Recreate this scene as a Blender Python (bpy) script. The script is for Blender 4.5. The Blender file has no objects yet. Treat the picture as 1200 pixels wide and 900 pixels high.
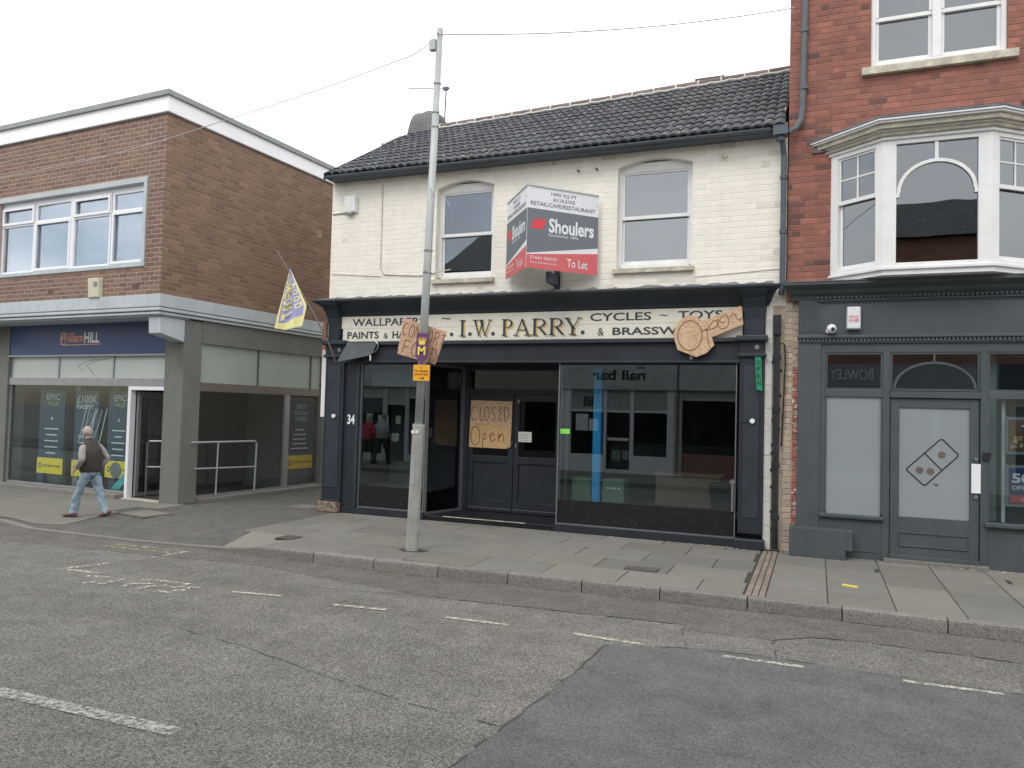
import bpy, math, random
from mathutils import Matrix, Vector
random.seed(7)
SC = bpy.context.scene
COL = SC.collection
rad = math.radians

# ------------------------------------------------------------------ camera
F_PX, PITCH, ROLL, YAW = 890.0, rad(2.1), .0265, rad(21.9)
CAM = Vector((0, -11.709, 1.9))
fw = Vector((-math.sin(YAW)*math.cos(PITCH), math.cos(YAW)*math.cos(PITCH), math.sin(PITCH)))
r0 = Vector((math.cos(YAW), math.sin(YAW), 0)); u0 = r0.cross(fw)
CR = math.cos(ROLL)*r0 + math.sin(ROLL)*u0
CU = -math.sin(ROLL)*r0 + math.cos(ROLL)*u0
cd = bpy.data.cameras.new('camera'); cam = bpy.data.objects.new('camera', cd); COL.objects.link(cam)
cd.sensor_width = 36; cd.lens = F_PX/1200*36; cd.clip_end = 2000; cd.clip_start = .05
cam.matrix_world = Matrix(((CR.x, CU.x, -fw.x, CAM.x), (CR.y, CU.y, -fw.y, CAM.y), (CR.z, CU.z, -fw.z, CAM.z), (0, 0, 0, 1)))
SC.camera = cam

# ------------------------------------------------------------------ world: broken overcast
SUN_EL, SUN_ROT = rad(48), rad(200)
w = bpy.data.worlds.new('World'); SC.world = w; w.use_nodes = True
nt = w.node_tree; N = nt.nodes; L = nt.links
bg = N['Background']
sky = N.new('ShaderNodeTexSky'); sky.sky_type = 'NISHITA'; sky.sun_disc = False
sky.sun_elevation = SUN_EL; sky.sun_rotation = SUN_ROT; sky.dust_density = 2.0
tc = N.new('ShaderNodeTexCoord')
mp = N.new('ShaderNodeMapping'); mp.inputs['Scale'].default_value = (1, 1, 2.2); mp.inputs['Location'].default_value = (1.7, .35, .2)
no = N.new('ShaderNodeTexNoise'); no.inputs['Scale'].default_value = 1.5; no.inputs['Detail'].default_value = 6; no.inputs['Roughness'].default_value = .55
cr = N.new('ShaderNodeValToRGB'); cr.color_ramp.elements[0].position = .22; cr.color_ramp.elements[0].color = (.25, .25, .25, 1)
cr.color_ramp.elements[1].position = .32; cr.color_ramp.elements[1].color = (1, 1, 1, 1)
n2 = N.new('ShaderNodeTexNoise'); n2.inputs['Scale'].default_value = 3; n2.inputs['Detail'].default_value = 5
c2 = N.new('ShaderNodeValToRGB'); c2.color_ramp.elements[0].position = .3; c2.color_ramp.elements[0].color = (12.2, 12.4, 12.8, 1)
c2.color_ramp.elements[1].position = .7; c2.color_ramp.elements[1].color = (15, 15, 15, 1)
mx = N.new('ShaderNodeMix'); mx.data_type = 'RGBA'
L.new(tc.outputs['Generated'], mp.inputs['Vector']); L.new(mp.outputs[0], no.inputs['Vector']); L.new(mp.outputs[0], n2.inputs['Vector'])
L.new(no.outputs['Fac'], cr.inputs[0]); L.new(n2.outputs['Fac'], c2.inputs[0])
gd = N.new('ShaderNodeVectorMath'); gd.operation = 'DOT_PRODUCT'; gd.inputs[1].default_value = Vector((-.72, -.62, .34)).normalized()   # a break in the cloud over the far side of the street
L.new(tc.outputs['Generated'], gd.inputs[0])
ga = N.new('ShaderNodeMath'); ga.operation = 'MULTIPLY_ADD'; ga.inputs[1].default_value = .9; L.new(no.outputs['Fac'], ga.inputs[0]); L.new(gd.outputs['Value'], ga.inputs[2])
gr = N.new('ShaderNodeMapRange'); gr.inputs['From Min'].default_value = 1.30; gr.inputs['From Max'].default_value = 1.42; gr.inputs['To Min'].default_value = 1; gr.inputs['To Max'].default_value = .05
L.new(ga.outputs[0], gr.inputs['Value'])
gm = N.new('ShaderNodeMath'); gm.operation = 'MULTIPLY'; L.new(cr.outputs[0], gm.inputs[0]); L.new(gr.outputs[0], gm.inputs[1])
L.new(gm.outputs[0], mx.inputs['Factor']); L.new(sky.outputs[0], mx.inputs['A']); L.new(c2.outputs[0], mx.inputs['B'])
L.new(mx.outputs['Result'], bg.inputs['Color']); bg.inputs['Strength'].default_value = .1

sl = bpy.data.lights.new('sun', 'SUN'); sl.energy = .8; sl.angle = rad(25); sl.color = (1, .96, .9)
so = bpy.data.objects.new('sun', sl); COL.objects.link(so)
sd = Vector((math.sin(SUN_ROT)*math.cos(SUN_EL), math.cos(SUN_ROT)*math.cos(SUN_EL), math.sin(SUN_EL)))
so.rotation_euler = sd.to_track_quat('Z', 'Y').to_euler()
SC.view_settings.view_transform = 'Standard'; SC.view_settings.look = 'None'
SC.view_settings.exposure = 0.42; SC.view_settings.gamma = 1
try:
    SC.cycles.use_denoising = True; SC.cycles.max_bounces = 8; SC.cycles.transparent_max_bounces = 12
except Exception: pass

# ------------------------------------------------------------------ helpers
IDM = Matrix.Identity(4)
WM = {}                                   # object name -> world matrix
def wm(o): return WM.get(o.name, IDM) if o else IDM
def tag(o, label=None, cat=None, group=None, kind=None):
    if label: o['label'] = label
    if cat: o['category'] = cat
    if group: o['group'] = group
    if kind: o['kind'] = kind
    return o
def empty(name, M, label=None, cat=None, group=None, kind=None):
    if not isinstance(M, Matrix): M = Matrix.Translation(M)
    o = bpy.data.objects.new(name, None); o.empty_display_size = .3; COL.objects.link(o)
    o.matrix_world = M; WM[o.name] = M.copy()
    return tag(o, label, cat, group, kind)
def link(name, me, mat, parent, M):
    o = bpy.data.objects.new(name, me); COL.objects.link(o)
    if mat is not None and len(me.materials) == 0: me.materials.append(mat)
    if parent: o.parent = parent
    o.matrix_local = wm(parent).inverted() @ M; WM[o.name] = M.copy()
    return o
class MB:
    def __init__(s, D=IDM): s.v = []; s.f = []; s.D = D
    def add(s, vs, fs):
        n = len(s.v); s.v += [tuple(p) for p in vs]; s.f += [tuple(i+n for i in f) for f in fs]; return s
    def box(s, x0, x1, y0, y1, z0, z1):
        return s.add([(x0,y0,z0),(x1,y0,z0),(x1,y1,z0),(x0,y1,z0),(x0,y0,z1),(x1,y0,z1),(x1,y1,z1),(x0,y1,z1)],
                     [(0,3,2,1),(4,5,6,7),(0,1,5,4),(1,2,6,5),(2,3,7,6),(3,0,4,7)])
    def prism(s, pts, y0, y1):            # polygon in x,z (counter-clockwise seen from -y), extruded y0..y1
        n = len(pts)
        a = sum(pts[i][0]*pts[(i+1)%n][1]-pts[(i+1)%n][0]*pts[i][1] for i in range(n))
        if a < 0: pts = pts[::-1]
        vs = [(p[0], y0, p[1]) for p in pts] + [(p[0], y1, p[1]) for p in pts]
        return s.add(vs, [tuple(range(n)), tuple(range(2*n-1, n-1, -1))] + [(i, i+n, (i+1)%n+n, (i+1)%n) for i in range(n)])
    def slab(s, pts, z0, z1):             # polygon in x,y, extruded z0..z1
        n = len(pts)
        a = sum(pts[i][0]*pts[(i+1)%n][1]-pts[(i+1)%n][0]*pts[i][1] for i in range(n))
        if a < 0: pts = pts[::-1]
        vs = [(p[0], p[1], z1) for p in pts] + [(p[0], p[1], z0) for p in pts]
        return s.add(vs, [tuple(range(n)), tuple(range(2*n-1, n-1, -1))] + [(i, i+n, (i+1)%n+n, (i+1)%n) for i in range(n)])
    def sweep_x(s, prof, x0, x1, xo=None):       # profile list of (y,z) along x
        n = len(prof); xo = xo or [0]*n
        vs = [(x0-xo[i], p[0], p[1]) for i, p in enumerate(prof)] + [(x1+xo[i], p[0], p[1]) for i, p in enumerate(prof)]
        return s.add(vs, [tuple(range(n-1, -1, -1)), tuple(range(n, 2*n))] + [(i, (i+1)%n, (i+1)%n+n, i+n) for i in range(n)])
    def tube(s, pts, r, n=8, caps=True):
        pts = [Vector(p) for p in pts]; rs = r if isinstance(r, (list, tuple)) else [r]*len(pts)
        rings = []; up = None
        for i, p in enumerate(pts):
            t = (pts[min(i+1, len(pts)-1)]-pts[max(i-1, 0)]).normalized()
            if up is None:
                up = Vector((0, 0, 1)) if abs(t.z) < .9 else Vector((0, 1, 0))
            a = t.cross(up).normalized(); b = a.cross(t); up = b
            rings.append([p + (a*math.cos(2*math.pi*k/n) + b*math.sin(2*math.pi*k/n))*rs[i] for k in range(n)])
        return s.rings(rings, caps)
    def rings(s, rings, caps=True):
        n = len(rings[0]); vs = [p for r in rings for p in r]; fs = []
        for i in range(len(rings)-1):
            for k in range(n):
                fs.append((i*n+k, i*n+(k+1)%n, (i+1)*n+(k+1)%n, (i+1)*n+k))
        if caps: fs += [tuple(range(n-1, -1, -1)), tuple((len(rings)-1)*n+k for k in range(n))]
        return s.add(vs, fs)
    def sphere(s, c, rx, ry=None, rz=None, n=12, m=8):
        ry = ry or rx; rz = rz or rx; rg = []
        for i in range(m+1):
            t = math.pi*(.02+.96*i/m)
            rg.append([(c[0]+rx*math.sin(t)*math.cos(2*math.pi*k/n), c[1]+ry*math.sin(t)*math.sin(2*math.pi*k/n), c[2]-rz*math.cos(t)) for k in range(n)])
        return s.rings(rg)
    def ribbon(s, pts, wd, y, th=.002):   # stroke in x,z at front plane y
        for i in range(len(pts)-1):
            a = Vector(pts[i]); b = Vector(pts[i+1]); d = (b-a)
            if d.length < 1e-6: continue
            n = Vector((-d.y, d.x)).normalized()*wd/2; e = d.normalized()*wd*.3
            s.prism([tuple(a-e-n), tuple(b+e-n), tuple(b+e+n), tuple(a-e+n)], y-th-.0002*(i%3), y)
        return s
    def build(s, name, mat, parent=None, smooth=False, bevel=0, label=None, cat=None, group=None, kind=None, M=None):
        W = [s.D @ Vector(p) for p in s.v]
        if parent: M = wm(parent)
        elif M is None:
            xs = [p.x for p in W]; ys = [p.y for p in W]; zs = [p.z for p in W]
            M = Matrix.Translation(((min(xs)+max(xs))/2, (min(ys)+max(ys))/2, min(zs)))
        inv = M.inverted()
        me = bpy.data.meshes.new(name); me.from_pydata([inv @ p for p in W], [], s.f); me.update()
        if smooth: me.polygons.foreach_set('use_smooth', [True]*len(me.polygons))
        o = link(name, me, mat, parent, M)
        if bevel:
            b = o.modifiers.new('bevel', 'BEVEL'); b.width = bevel; b.segments = 2; b.limit_method = 'ANGLE'
        return tag(o, label, cat, group, kind)
def B(name, mat, parent, x0, x1, y0, y1, z0, z1, D=IDM, bevel=0, **k):
    return MB(D).box(x0, x1, y0, y1, z0, z1).build(name, mat, parent, bevel=bevel, **k)
def wall_open(mb, u0, u1, z0, z1, ops, y0, y1, axis='x'):
    us = sorted({u0, u1} | {min(max(v, u0), u1) for o in ops for v in o[:2]})
    for a, b in zip(us, us[1:]):
        m = (a+b)/2; cuts = sorted([(o[2], o[3]) for o in ops if o[0] < m < o[1]]); z = z0
        for c0, c1 in cuts + [(z1, z1)]:
            c0 = min(c0, z1)
            if c0 > z+1e-4:
                if axis == 'x': mb.box(a, b, y0, y1, z, c0)
                else: mb.box(y0, y1, a, b, z, c0)
            z = max(z, c1)
    return mb
def txt(s, x, z, y, wd, h, bold=0, D=IDM, mb=None, th=.003, ang=0, shear=0):
    """flat lettering, lower-left corner of its bounding box at x,z, facing -y of frame D"""
    cu = bpy.data.curves.new('t', 'FONT'); cu.body = s; cu.offset = bold; cu.resolution_u = 3; cu.shear = shear
    ob = bpy.data.objects.new('t', cu); COL.objects.link(ob)
    me = bpy.data.meshes.new_from_object(ob)
    vs = [v.co.copy() for v in me.vertices]; fs = [tuple(p.vertices) for p in me.polygons]
    bpy.data.objects.remove(ob); bpy.data.meshes.remove(me)
    x0 = min(v.x for v in vs); x1 = max(v.x for v in vs); y0 = min(v.y for v in vs); y1 = max(v.y for v in vs)
    h = h or wd*(y1-y0)/(x1-x0); wd = wd or h*(x1-x0)/(y1-y0)
    ca, sa = math.cos(ang), math.sin(ang); out = []
    for v in vs:
        a = (v.x-x0)/(x1-x0)*wd; b = (v.y-y0)/(y1-y0)*h
        out.append((x+a*ca-b*sa, y-th, z+a*sa+b*ca))
    mb = mb or MB(D); mb.add(out, fs); return mb
def arc(cx, cz, rx, rz, a0, a1, n=14):
    return [(cx+rx*math.cos(rad(a0+(a1-a0)*i/n)), cz+rz*math.sin(rad(a0+(a1-a0)*i/n))) for i in range(n+1)]
def px_of(p):
    v = Vector(p)-CAM; z = v.dot(fw)
    if z <= .1: return None
    return 600+F_PX*v.dot(CR)/z, 450-F_PX*v.dot(CU)/z, z

# ------------------------------------------------------------------ materials
def mat(name, col, rough=.8, var=.15, scale=3, fine=60, fvar=.1, bump=.15, metal=0, spec=.4, rnd=0, tint=None, streak=0, speck=0, bscale=None):
    m = bpy.data.materials.new(name); m.use_nodes = True; nt = m.node_tree; N = nt.nodes; L = nt.links
    b = N['Principled BSDF']; b.inputs['Roughness'].default_value = rough; b.inputs['Metallic'].default_value = metal
    b.inputs['Specular IOR Level'].default_value = spec
    g = N.new('ShaderNodeNewGeometry')
    def noise(sc, det=4, vec=None):
        n = N.new('ShaderNodeTexNoise'); n.inputs['Scale'].default_value = sc; n.inputs['Detail'].default_value = det
        L.new(vec or g.outputs['Position'], n.inputs['Vector']); return n.outputs['Fac']
    def mth(op, a, c=None, clamp=False):
        n = N.new('ShaderNodeMath'); n.operation = op; n.use_clamp = clamp
        for i, q in enumerate((a, c)):
            if q is None: continue
            if isinstance(q, (int, float)): n.inputs[i].default_value = q
            else: L.new(q, n.inputs[i])
        return n.outputs[0]
    def mixc(f, a, c):
        n = N.new('ShaderNodeMix'); n.data_type = 'RGBA'
        for key, q in (('Factor', f), ('A', a), ('B', c)):
            if isinstance(q, (int, float)): n.inputs[key].default_value = q
            elif isinstance(q, tuple): n.inputs[key].default_value = (*q[:3], 1)
            else: L.new(q, n.inputs[key])
        return n.outputs['Result']
    val = mth('ADD', mth('MULTIPLY', mth('SUBTRACT', noise(scale), .5), var*4), 1.0)
    val = mth('MULTIPLY', val, mth('ADD', mth('MULTIPLY', mth('SUBTRACT', noise(fine, 3), .5), fvar*4), 1.0))
    base = col
    if rnd:
        oi = N.new('ShaderNodeObjectInfo')
        r = mth('FRACT', mth('ADD', oi.outputs['Random'], g.outputs['Random Per Island']))
        val = mth('MULTIPLY', val, mth('ADD', mth('MULTIPLY', mth('SUBTRACT', r, .5), rnd*2), 1.0))
        if tint:
            r2 = mth('FRACT', mth('MULTIPLY', r, 7.31))
            base = mixc(r2, col, tint)
    if streak:
        mp = N.new('ShaderNodeMapping'); mp.inputs['Scale'].default_value = (9, 9, .7); L.new(g.outputs['Position'], mp.inputs['Vector'])
        s_ = noise(1, 4, mp.outputs[0]); val = mth('MULTIPLY', val, mth('SUBTRACT', 1.0+streak*.5, mth('MULTIPLY', s_, streak)))
    if speck:
        vo = N.new('ShaderNodeTexVoronoi'); vo.inputs['Scale'].default_value = speck[0]; L.new(g.outputs['Position'], vo.inputs['Vector'])
        sx = N.new('ShaderNodeSeparateColor'); L.new(vo.outputs['Color'], sx.inputs[0])
        k = mth('GREATER_THAN', sx.outputs[0], 1-speck[1]); base = mixc(k, base, speck[2])
    mu = N.new('ShaderNodeMix'); mu.data_type = 'RGBA'; mu.blend_type = 'MULTIPLY'; mu.inputs['Factor'].default_value = 1
    if isinstance(base, tuple): mu.inputs['A'].default_value = (*base[:3], 1)
    else: L.new(base, mu.inputs['A'])
    cc = N.new('ShaderNodeCombineColor'); [L.new(val, cc.inputs[i]) for i in range(3)]
    L.new(cc.outputs[0], mu.inputs['B']); L.new(mu.outputs['Result'], b.inputs['Base Color'])
    if bump:
        bn = N.new('ShaderNodeBump'); bn.inputs['Strength'].default_value = bump; bn.inputs['Distance'].default_value = .01
        L.new(noise(bscale or fine*.6, 5), bn.inputs['Height']); L.new(bn.outputs[0], b.inputs['Normal'])
    return m
def glass(name, refl, tint=(.9, .95, .95), rough=0.0, wob=.0, trans=1.0, body=None):
    m = bpy.data.materials.new(name); m.use_nodes = True; nt = m.node_tree; N = nt.nodes; L = nt.links
    N.remove(N['Principled BSDF']); out = N['Material Output']
    g = N.new('ShaderNodeBsdfGlossy'); g.inputs['Roughness'].default_value = rough; g.inputs['Color'].default_value = (.92, .97, 1, 1)
    if trans > 0:
        t = N.new('ShaderNodeBsdfTransparent'); t.inputs['Color'].default_value = (*tint, 1); under = t.outputs[0]
    if body:
        d = N.new('ShaderNodeBsdfDiffuse'); d.inputs['Color'].default_value = (*body, 1)
        if trans > 0:
            mm = N.new('ShaderNodeMixShader'); mm.inputs[0].default_value = 1-trans; L.new(t.outputs[0], mm.inputs[1]); L.new(d.outputs[0], mm.inputs[2]); under = mm.outputs[0]
        else: under = d.outputs[0]
    lw = N.new('ShaderNodeLayerWeight'); lw.inputs['Blend'].default_value = .5
    pw = N.new('ShaderNodeMath'); pw.operation = 'POWER'; pw.inputs[1].default_value = 4; L.new(lw.outputs['Facing'], pw.inputs[0])
    a = N.new('ShaderNodeMath'); a.operation = 'MULTIPLY_ADD'; a.inputs[1].default_value = .5; a.inputs[2].default_value = refl; a.use_clamp = True
    L.new(pw.outputs[0], a.inputs[0])
    mx = N.new('ShaderNodeMixShader'); L.new(a.outputs[0], mx.inputs[0]); L.new(under, mx.inputs[1]); L.new(g.outputs[0], mx.inputs[2])
    L.new(mx.outputs[0], out.inputs['Surface'])
    if wob:
        ge = N.new('ShaderNodeNewGeometry'); n = N.new('ShaderNodeTexNoise'); n.inputs['Scale'].default_value = 1.6; n.inputs['Detail'].default_value = 1
        L.new(ge.outputs['Position'], n.inputs['Vector'])
        bn = N.new('ShaderNodeBump'); bn.inputs['Strength'].default_value = wob; bn.inputs['Distance'].default_value = .02
        L.new(n.outputs['Fac'], bn.inputs['Height']); L.new(bn.outputs[0], g.inputs['Normal'])
    return m
def osb(name, a, b_, c):
    m = mat(name, a, rough=.85, var=.05, bump=.2); nt = m.node_tree; N = nt.nodes; L = nt.links; b = N['Principled BSDF']
    g = N.new('ShaderNodeNewGeometry'); mp = N.new('ShaderNodeMapping'); mp.inputs['Rotation'].default_value = (0, .5, 0); mp.inputs['Scale'].default_value = (28, 28, 60)
    v = N.new('ShaderNodeTexVoronoi'); v.inputs['Scale'].default_value = 1; L.new(g.outputs['Position'], mp.inputs[0]); L.new(mp.outputs[0], v.inputs['Vector'])
    s = N.new('ShaderNodeSeparateColor'); L.new(v.outputs['Color'], s.inputs[0])
    r = N.new('ShaderNodeValToRGB'); r.color_ramp.elements[0].color = (*a, 1); r.color_ramp.elements[1].color = (*b_, 1)
    e = r.color_ramp.elements.new(.5); e.color = (*c, 1)
    L.new(s.outputs[0], r.inputs[0]); L.new(r.outputs[0], b.inputs['Base Color']); return m
def asphalt(name, dark, light, sc, bump, tintc):
    m = bpy.data.materials.new(name); m.use_nodes = True; nt = m.node_tree; N = nt.nodes; L = nt.links; b = N['Principled BSDF']
    b.inputs['Roughness'].default_value = .85; b.inputs['Specular IOR Level'].default_value = .35
    g = N.new('ShaderNodeNewGeometry')
    v = N.new('ShaderNodeTexVoronoi'); v.inputs['Scale'].default_value = sc; L.new(g.outputs['Position'], v.inputs['Vector'])
    s = N.new('ShaderNodeSeparateColor'); L.new(v.outputs['Color'], s.inputs[0])
    r = N.new('ShaderNodeValToRGB'); r.color_ramp.elements[0].color = (*dark, 1); r.color_ramp.elements[0].position = .15
    r.color_ramp.elements[1].color = (*light, 1); r.color_ramp.elements[1].position = 1
    L.new(s.outputs[0], r.inputs[0])
    n = N.new('ShaderNodeTexNoise'); n.inputs['Scale'].default_value = .55; n.inputs['Detail'].default_value = 6; n.inputs['Roughness'].default_value = .6; mq = N.new('ShaderNodeMapping'); mq.inputs['Scale'].default_value = (.5, 2.2, 1); L.new(g.outputs['Position'], mq.inputs[0]); L.new(mq.outputs[0], n.inputs['Vector'])
    r2 = N.new('ShaderNodeValToRGB'); r2.color_ramp.elements[0].color = (.84, .83, .82, 1); r2.color_ramp.elements[0].position = .3; r2.color_ramp.elements[1].color = (*tintc, 1); r2.color_ramp.elements[1].position = .7
    L.new(n.outputs['Fac'], r2.inputs[0])
    n3 = N.new('ShaderNodeTexNoise'); n3.inputs['Scale'].default_value = 4; n3.inputs['Detail'].default_value = 5; L.new(g.outputs['Position'], n3.inputs['Vector'])
    r3 = N.new('ShaderNodeValToRGB'); r3.color_ramp.elements[0].color = (.86, .86, .86, 1); r3.color_ramp.elements[0].position = .35; r3.color_ramp.elements[1].color = (1.08, 1.08, 1.08, 1); r3.color_ramp.elements[1].position = .65
    L.new(n3.outputs['Fac'], r3.inputs[0])
    mu = N.new('ShaderNodeMix'); mu.data_type = 'RGBA'; mu.blend_type = 'MULTIPLY'; mu.inputs['Factor'].default_value = 1
    L.new(r.outputs[0], mu.inputs['A']); L.new(r2.outputs[0], mu.inputs['B'])
    m3 = N.new('ShaderNodeMix'); m3.data_type = 'RGBA'; m3.blend_type = 'MULTIPLY'; m3.inputs['Factor'].default_value = 1
    L.new(mu.outputs['Result'], m3.inputs['A']); L.new(r3.outputs[0], m3.inputs['B'])
    L.new(m3.outputs['Result'], b.inputs['Base Color'])
    bn = N.new('ShaderNodeBump'); bn.inputs['Strength'].default_value = bump; bn.inputs['Distance'].default_value = .008
    L.new(v.outputs['Distance'], bn.inputs['Height']); L.new(bn.outputs[0], b.inputs['Normal'])
    return m
def worn(name, col, lo, hi, sc=25):
    m = bpy.data.materials.new(name); m.use_nodes = True; nt = m.node_tree; N = nt.nodes; L = nt.links; b = N['Principled BSDF']
    b.inputs['Base Color'].default_value = (*col, 1); b.inputs['Roughness'].default_value = .8
    g = N.new('ShaderNodeNewGeometry'); n = N.new('ShaderNodeTexNoise'); n.inputs['Scale'].default_value = sc; n.inputs['Detail'].default_value = 7; n.inputs['Roughness'].default_value = .75
    L.new(g.outputs['Position'], n.inputs['Vector'])
    r = N.new('ShaderNodeValToRGB'); r.color_ramp.elements[0].position = lo; r.color_ramp.elements[0].color = (0, 0, 0, 1); r.color_ramp.elements[1].position = hi; r.color_ramp.elements[1].color = (.92, .92, .92, 1)
    L.new(n.outputs['Fac'], r.inputs[0]); L.new(r.outputs[0], b.inputs['Alpha']); return m

M = {}
M['road'] = asphalt('worn_asphalt', (.080, .078, .073), (.262, .256, .240), 110, .25, (1.08, 1.07, 1.02))
M['patch'] = asphalt('newer_asphalt', (.086, .087, .088), (.180, .181, .182), 120, .35, (1.0, 1.0, 1.0))
M['trench'] = asphalt('old_trench_asphalt', (.074, .071, .066), (.222, .214, .198), 110, .25, (1.0, .99, .97))
M['footway'] = asphalt('footway_asphalt', (.075, .072, .067), (.185, .178, .165), 110, .2, (1.0, 1.0, .99))
M['tar'] = mat('tar_seam', (.06, .058, .056), .7, bump=.3)
M['slab'] = mat('paving_slab', (.195, .188, .158), .85, .07, 2.5, 90, .08, .1, rnd=.13, tint=(.172, .168, .15))
M['slabbed'] = mat('slab_joint_dirt', (.055, .052, .046), .9, .2)
M['kerb'] = mat('kerb_granite', (.215, .208, .185), .85, .08, 5, 120, .1, .25, rnd=.10, speck=(110, .3, (.13, .12, .11)))
M['iron'] = mat('cast_iron', (.125, .11, .095), .6, .2, 20, 200, .1, .3)
M['paint_line'] = worn('worn_white_paint', (.52, .50, .41), .40, .56, 22)
M['paint_faint'] = worn('faint_white_paint', (.60, .58, .47), .47, .58, 18)
M['paint_yel'] = worn('faint_yellow_paint', (.48, .43, .26), .47, .6, 14)
M['paint_centre'] = worn('centre_line_paint', (.47, .46, .44), .40, .60, 30)
M['brickL'] = mat('brown_brick', (.225, .142, .108), .88, .10, 1.2, 70, .10, .2, rnd=.16, tint=(.185, .118, .096))
M['brickS'] = mat('side_brown_brick', (.232, .150, .104), .88, .12, .9, 70, .10, .2, rnd=.17, tint=(.20, .125, .092))
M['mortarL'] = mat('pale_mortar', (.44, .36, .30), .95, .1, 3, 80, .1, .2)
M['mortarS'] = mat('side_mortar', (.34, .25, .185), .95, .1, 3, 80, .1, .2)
M['brickR'] = mat('red_brick', (.325, .132, .098), .85, .20, .9, 60, .12, .3, rnd=.15, tint=(.24, .105, .085), streak=.25)
M['mortarR'] = mat('dark_mortar', (.28, .16, .12), .95, .15, 3, 80, .1, .2)
M['brickW'] = mat('cream_painted_brick', (.83, .80, .71), .6, .05, 1.1, 35, .03, .25, rnd=.035, streak=.10, bscale=45)
M['mortarW'] = mat('cream_painted_mortar', (.82, .79, .70), .7, .05, 1.2, 35, .04, .25, streak=.12)
M['reveal'] = mat('grimy_painted_reveal', (.60, .57, .48), .8, .22, 5, 50, .15, .2)
M['sill'] = mat('weathered_sill', (.50, .47, .38), .85, .3, 7, 40, .2, .3, streak=.3)
M['creamold'] = mat('old_cream_brick', (.50, .42, .33), .85, .2, 6, 60, .2, .4, rnd=.15)
M['redold'] = mat('old_red_painted_brick', (.40, .14, .12), .8, .3, 9, 60, .25, .4, rnd=.15, speck=(25, .2, (.6, .5, .42)))
M['pier'] = mat('white_painted_pier', (.72, .72, .68), .7, .12, 5, 40, .08, .3, streak=.3)
M['navy'] = mat('black_blue_shopfront_paint', (.022, .027, .036), .42, .18, 3, 60, .1, .08, streak=.2)
M['navy2'] = mat('blue_black_cornice_paint', (.028, .037, .048), .5, .2, 4, 60, .1, .1, streak=.2)
M['black'] = mat('black_tile', (.012, .013, .017), .35, .2, 6, 80, .2, .05, speck=(60, .015, (.06, .06, .065)))
M['silver'] = mat('aluminium_trim', (.30, .31, .32), .35, .1, 9, metal=.7, bump=.05)
M['signwhite'] = mat('painted_signboard', (.74, .72, .62), .55, .05, 3, 30, .03, .06, streak=.15)
M['letter'] = mat('dark_sign_lettering', (.045, .055, .065), .5, .1)
M['ochre'] = mat('ochre_letter_shadow', (.62, .45, .17), .6, .15, 9)
M['greyfront'] = mat('slate_grey_joinery', (.070, .084, .092), .5, .12, 2.5, 40, .06, .12, streak=.25)
M['white'] = mat('white_gloss_paint', (.78, .79, .78), .4, .06, 4, 40, .03, .05, streak=.12)
M['upvc'] = mat('white_upvc', (.80, .81, .84), .3, .02, bump=.0)
M['leadgrey'] = mat('lead_flashing', (.13, .14, .155), .6, .3, 6, 50, .2, .2)
M['bluegrey'] = mat('blue_grey_painted_band', (.46, .51, .54), .6, .10, 2, 50, .06, .12, streak=.22)
M['conc'] = mat('grey_green_concrete', (.165, .175, .158), .85, .10, 2.5, 60, .08, .2, streak=.15)
M['conc_dark'] = mat('stained_concrete', (.12, .125, .115), .85, .12, 2.5, 60, .08, .2)
M['fasciaW'] = mat('white_fascia_board', (.90, .90, .92), .5, .03, 2, 40, .02, .05)
M['coping'] = mat('grey_felt_coping', (.30, .32, .33), .8, .1, 4)
M['alu'] = mat('dull_aluminium', (.32, .32, .33), .4, .1, 5, metal=.5, bump=.05)
M['bronze'] = mat('brown_aluminium_rail', (.20, .17, .15), .4, .1, 5, metal=.4, bump=.05)
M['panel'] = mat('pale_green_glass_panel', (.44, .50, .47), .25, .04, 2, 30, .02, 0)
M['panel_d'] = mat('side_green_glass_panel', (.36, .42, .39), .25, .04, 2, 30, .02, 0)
M['blue_sign'] = mat('navy_sign', (.032, .062, .165), .4, .04, 2, bump=0)
M['tile'] = mat('dark_concrete_tile', (.048, .054, .064), .8, .18, 3, 50, .2, .3, rnd=.25, tint=(.062, .063, .067), speck=(35, .03, (.28, .28, .27)))
M['ridge'] = mat('ridge_tile', (.15, .12, .11), .85, .2, 5, rnd=.2)
M['pointing'] = mat('lime_pointing', (.58, .56, .52), .9, .2, 8)
M['render'] = mat('old_chimney_render', (.17, .165, .165), .95, .2, 4, 40, .2, .6)
M['gutter'] = mat('blue_black_gutter', (.085, .105, .13), .45, .15, 4)
M['pipe'] = mat('black_iron_pipe', (.020, .022, .027), .5, .3, 9, 60, .2, .2)
M['pipegrey'] = mat('grey_iron_pipe', (.10, .115, .13), .5, .15, 9)
M['galv'] = mat('galvanised_steel', (.40, .43, .42), .5, .10, 5, 50, .06, .05, metal=.25, streak=.1)
M['galvold'] = mat('old_galvanised_base', (.33, .335, .31), .65, .16, 6, 50, .10, .1, metal=.15, streak=.35)
M['dark'] = mat('dark_interior', (.05, .052, .055), .9, .1, bump=0)
M['dark2'] = mat('grey_interior', (.17, .18, .18), .9, .1, bump=0)
M['greenroom'] = mat('greenish_interior', (.14, .19, .165), .9, .1, bump=0)
M['osb'] = osb('chipboard', (.50, .32, .19), (.68, .50, .34), (.57, .40, .26))
M['osb2'] = osb('light_chipboard', (.55, .34, .16), (.66, .46, .25), (.60, .40, .20))
M['osb3'] = osb('pink_chipboard', (.50, .31, .20), (.64, .44, .32), (.56, .36, .25))
M['marker'] = mat('burnt_brown_lettering', (.16, .085, .04), .8, .2)
M['marker2'] = mat('carved_brown_lettering', (.19, .095, .05), .8, .2)
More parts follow.
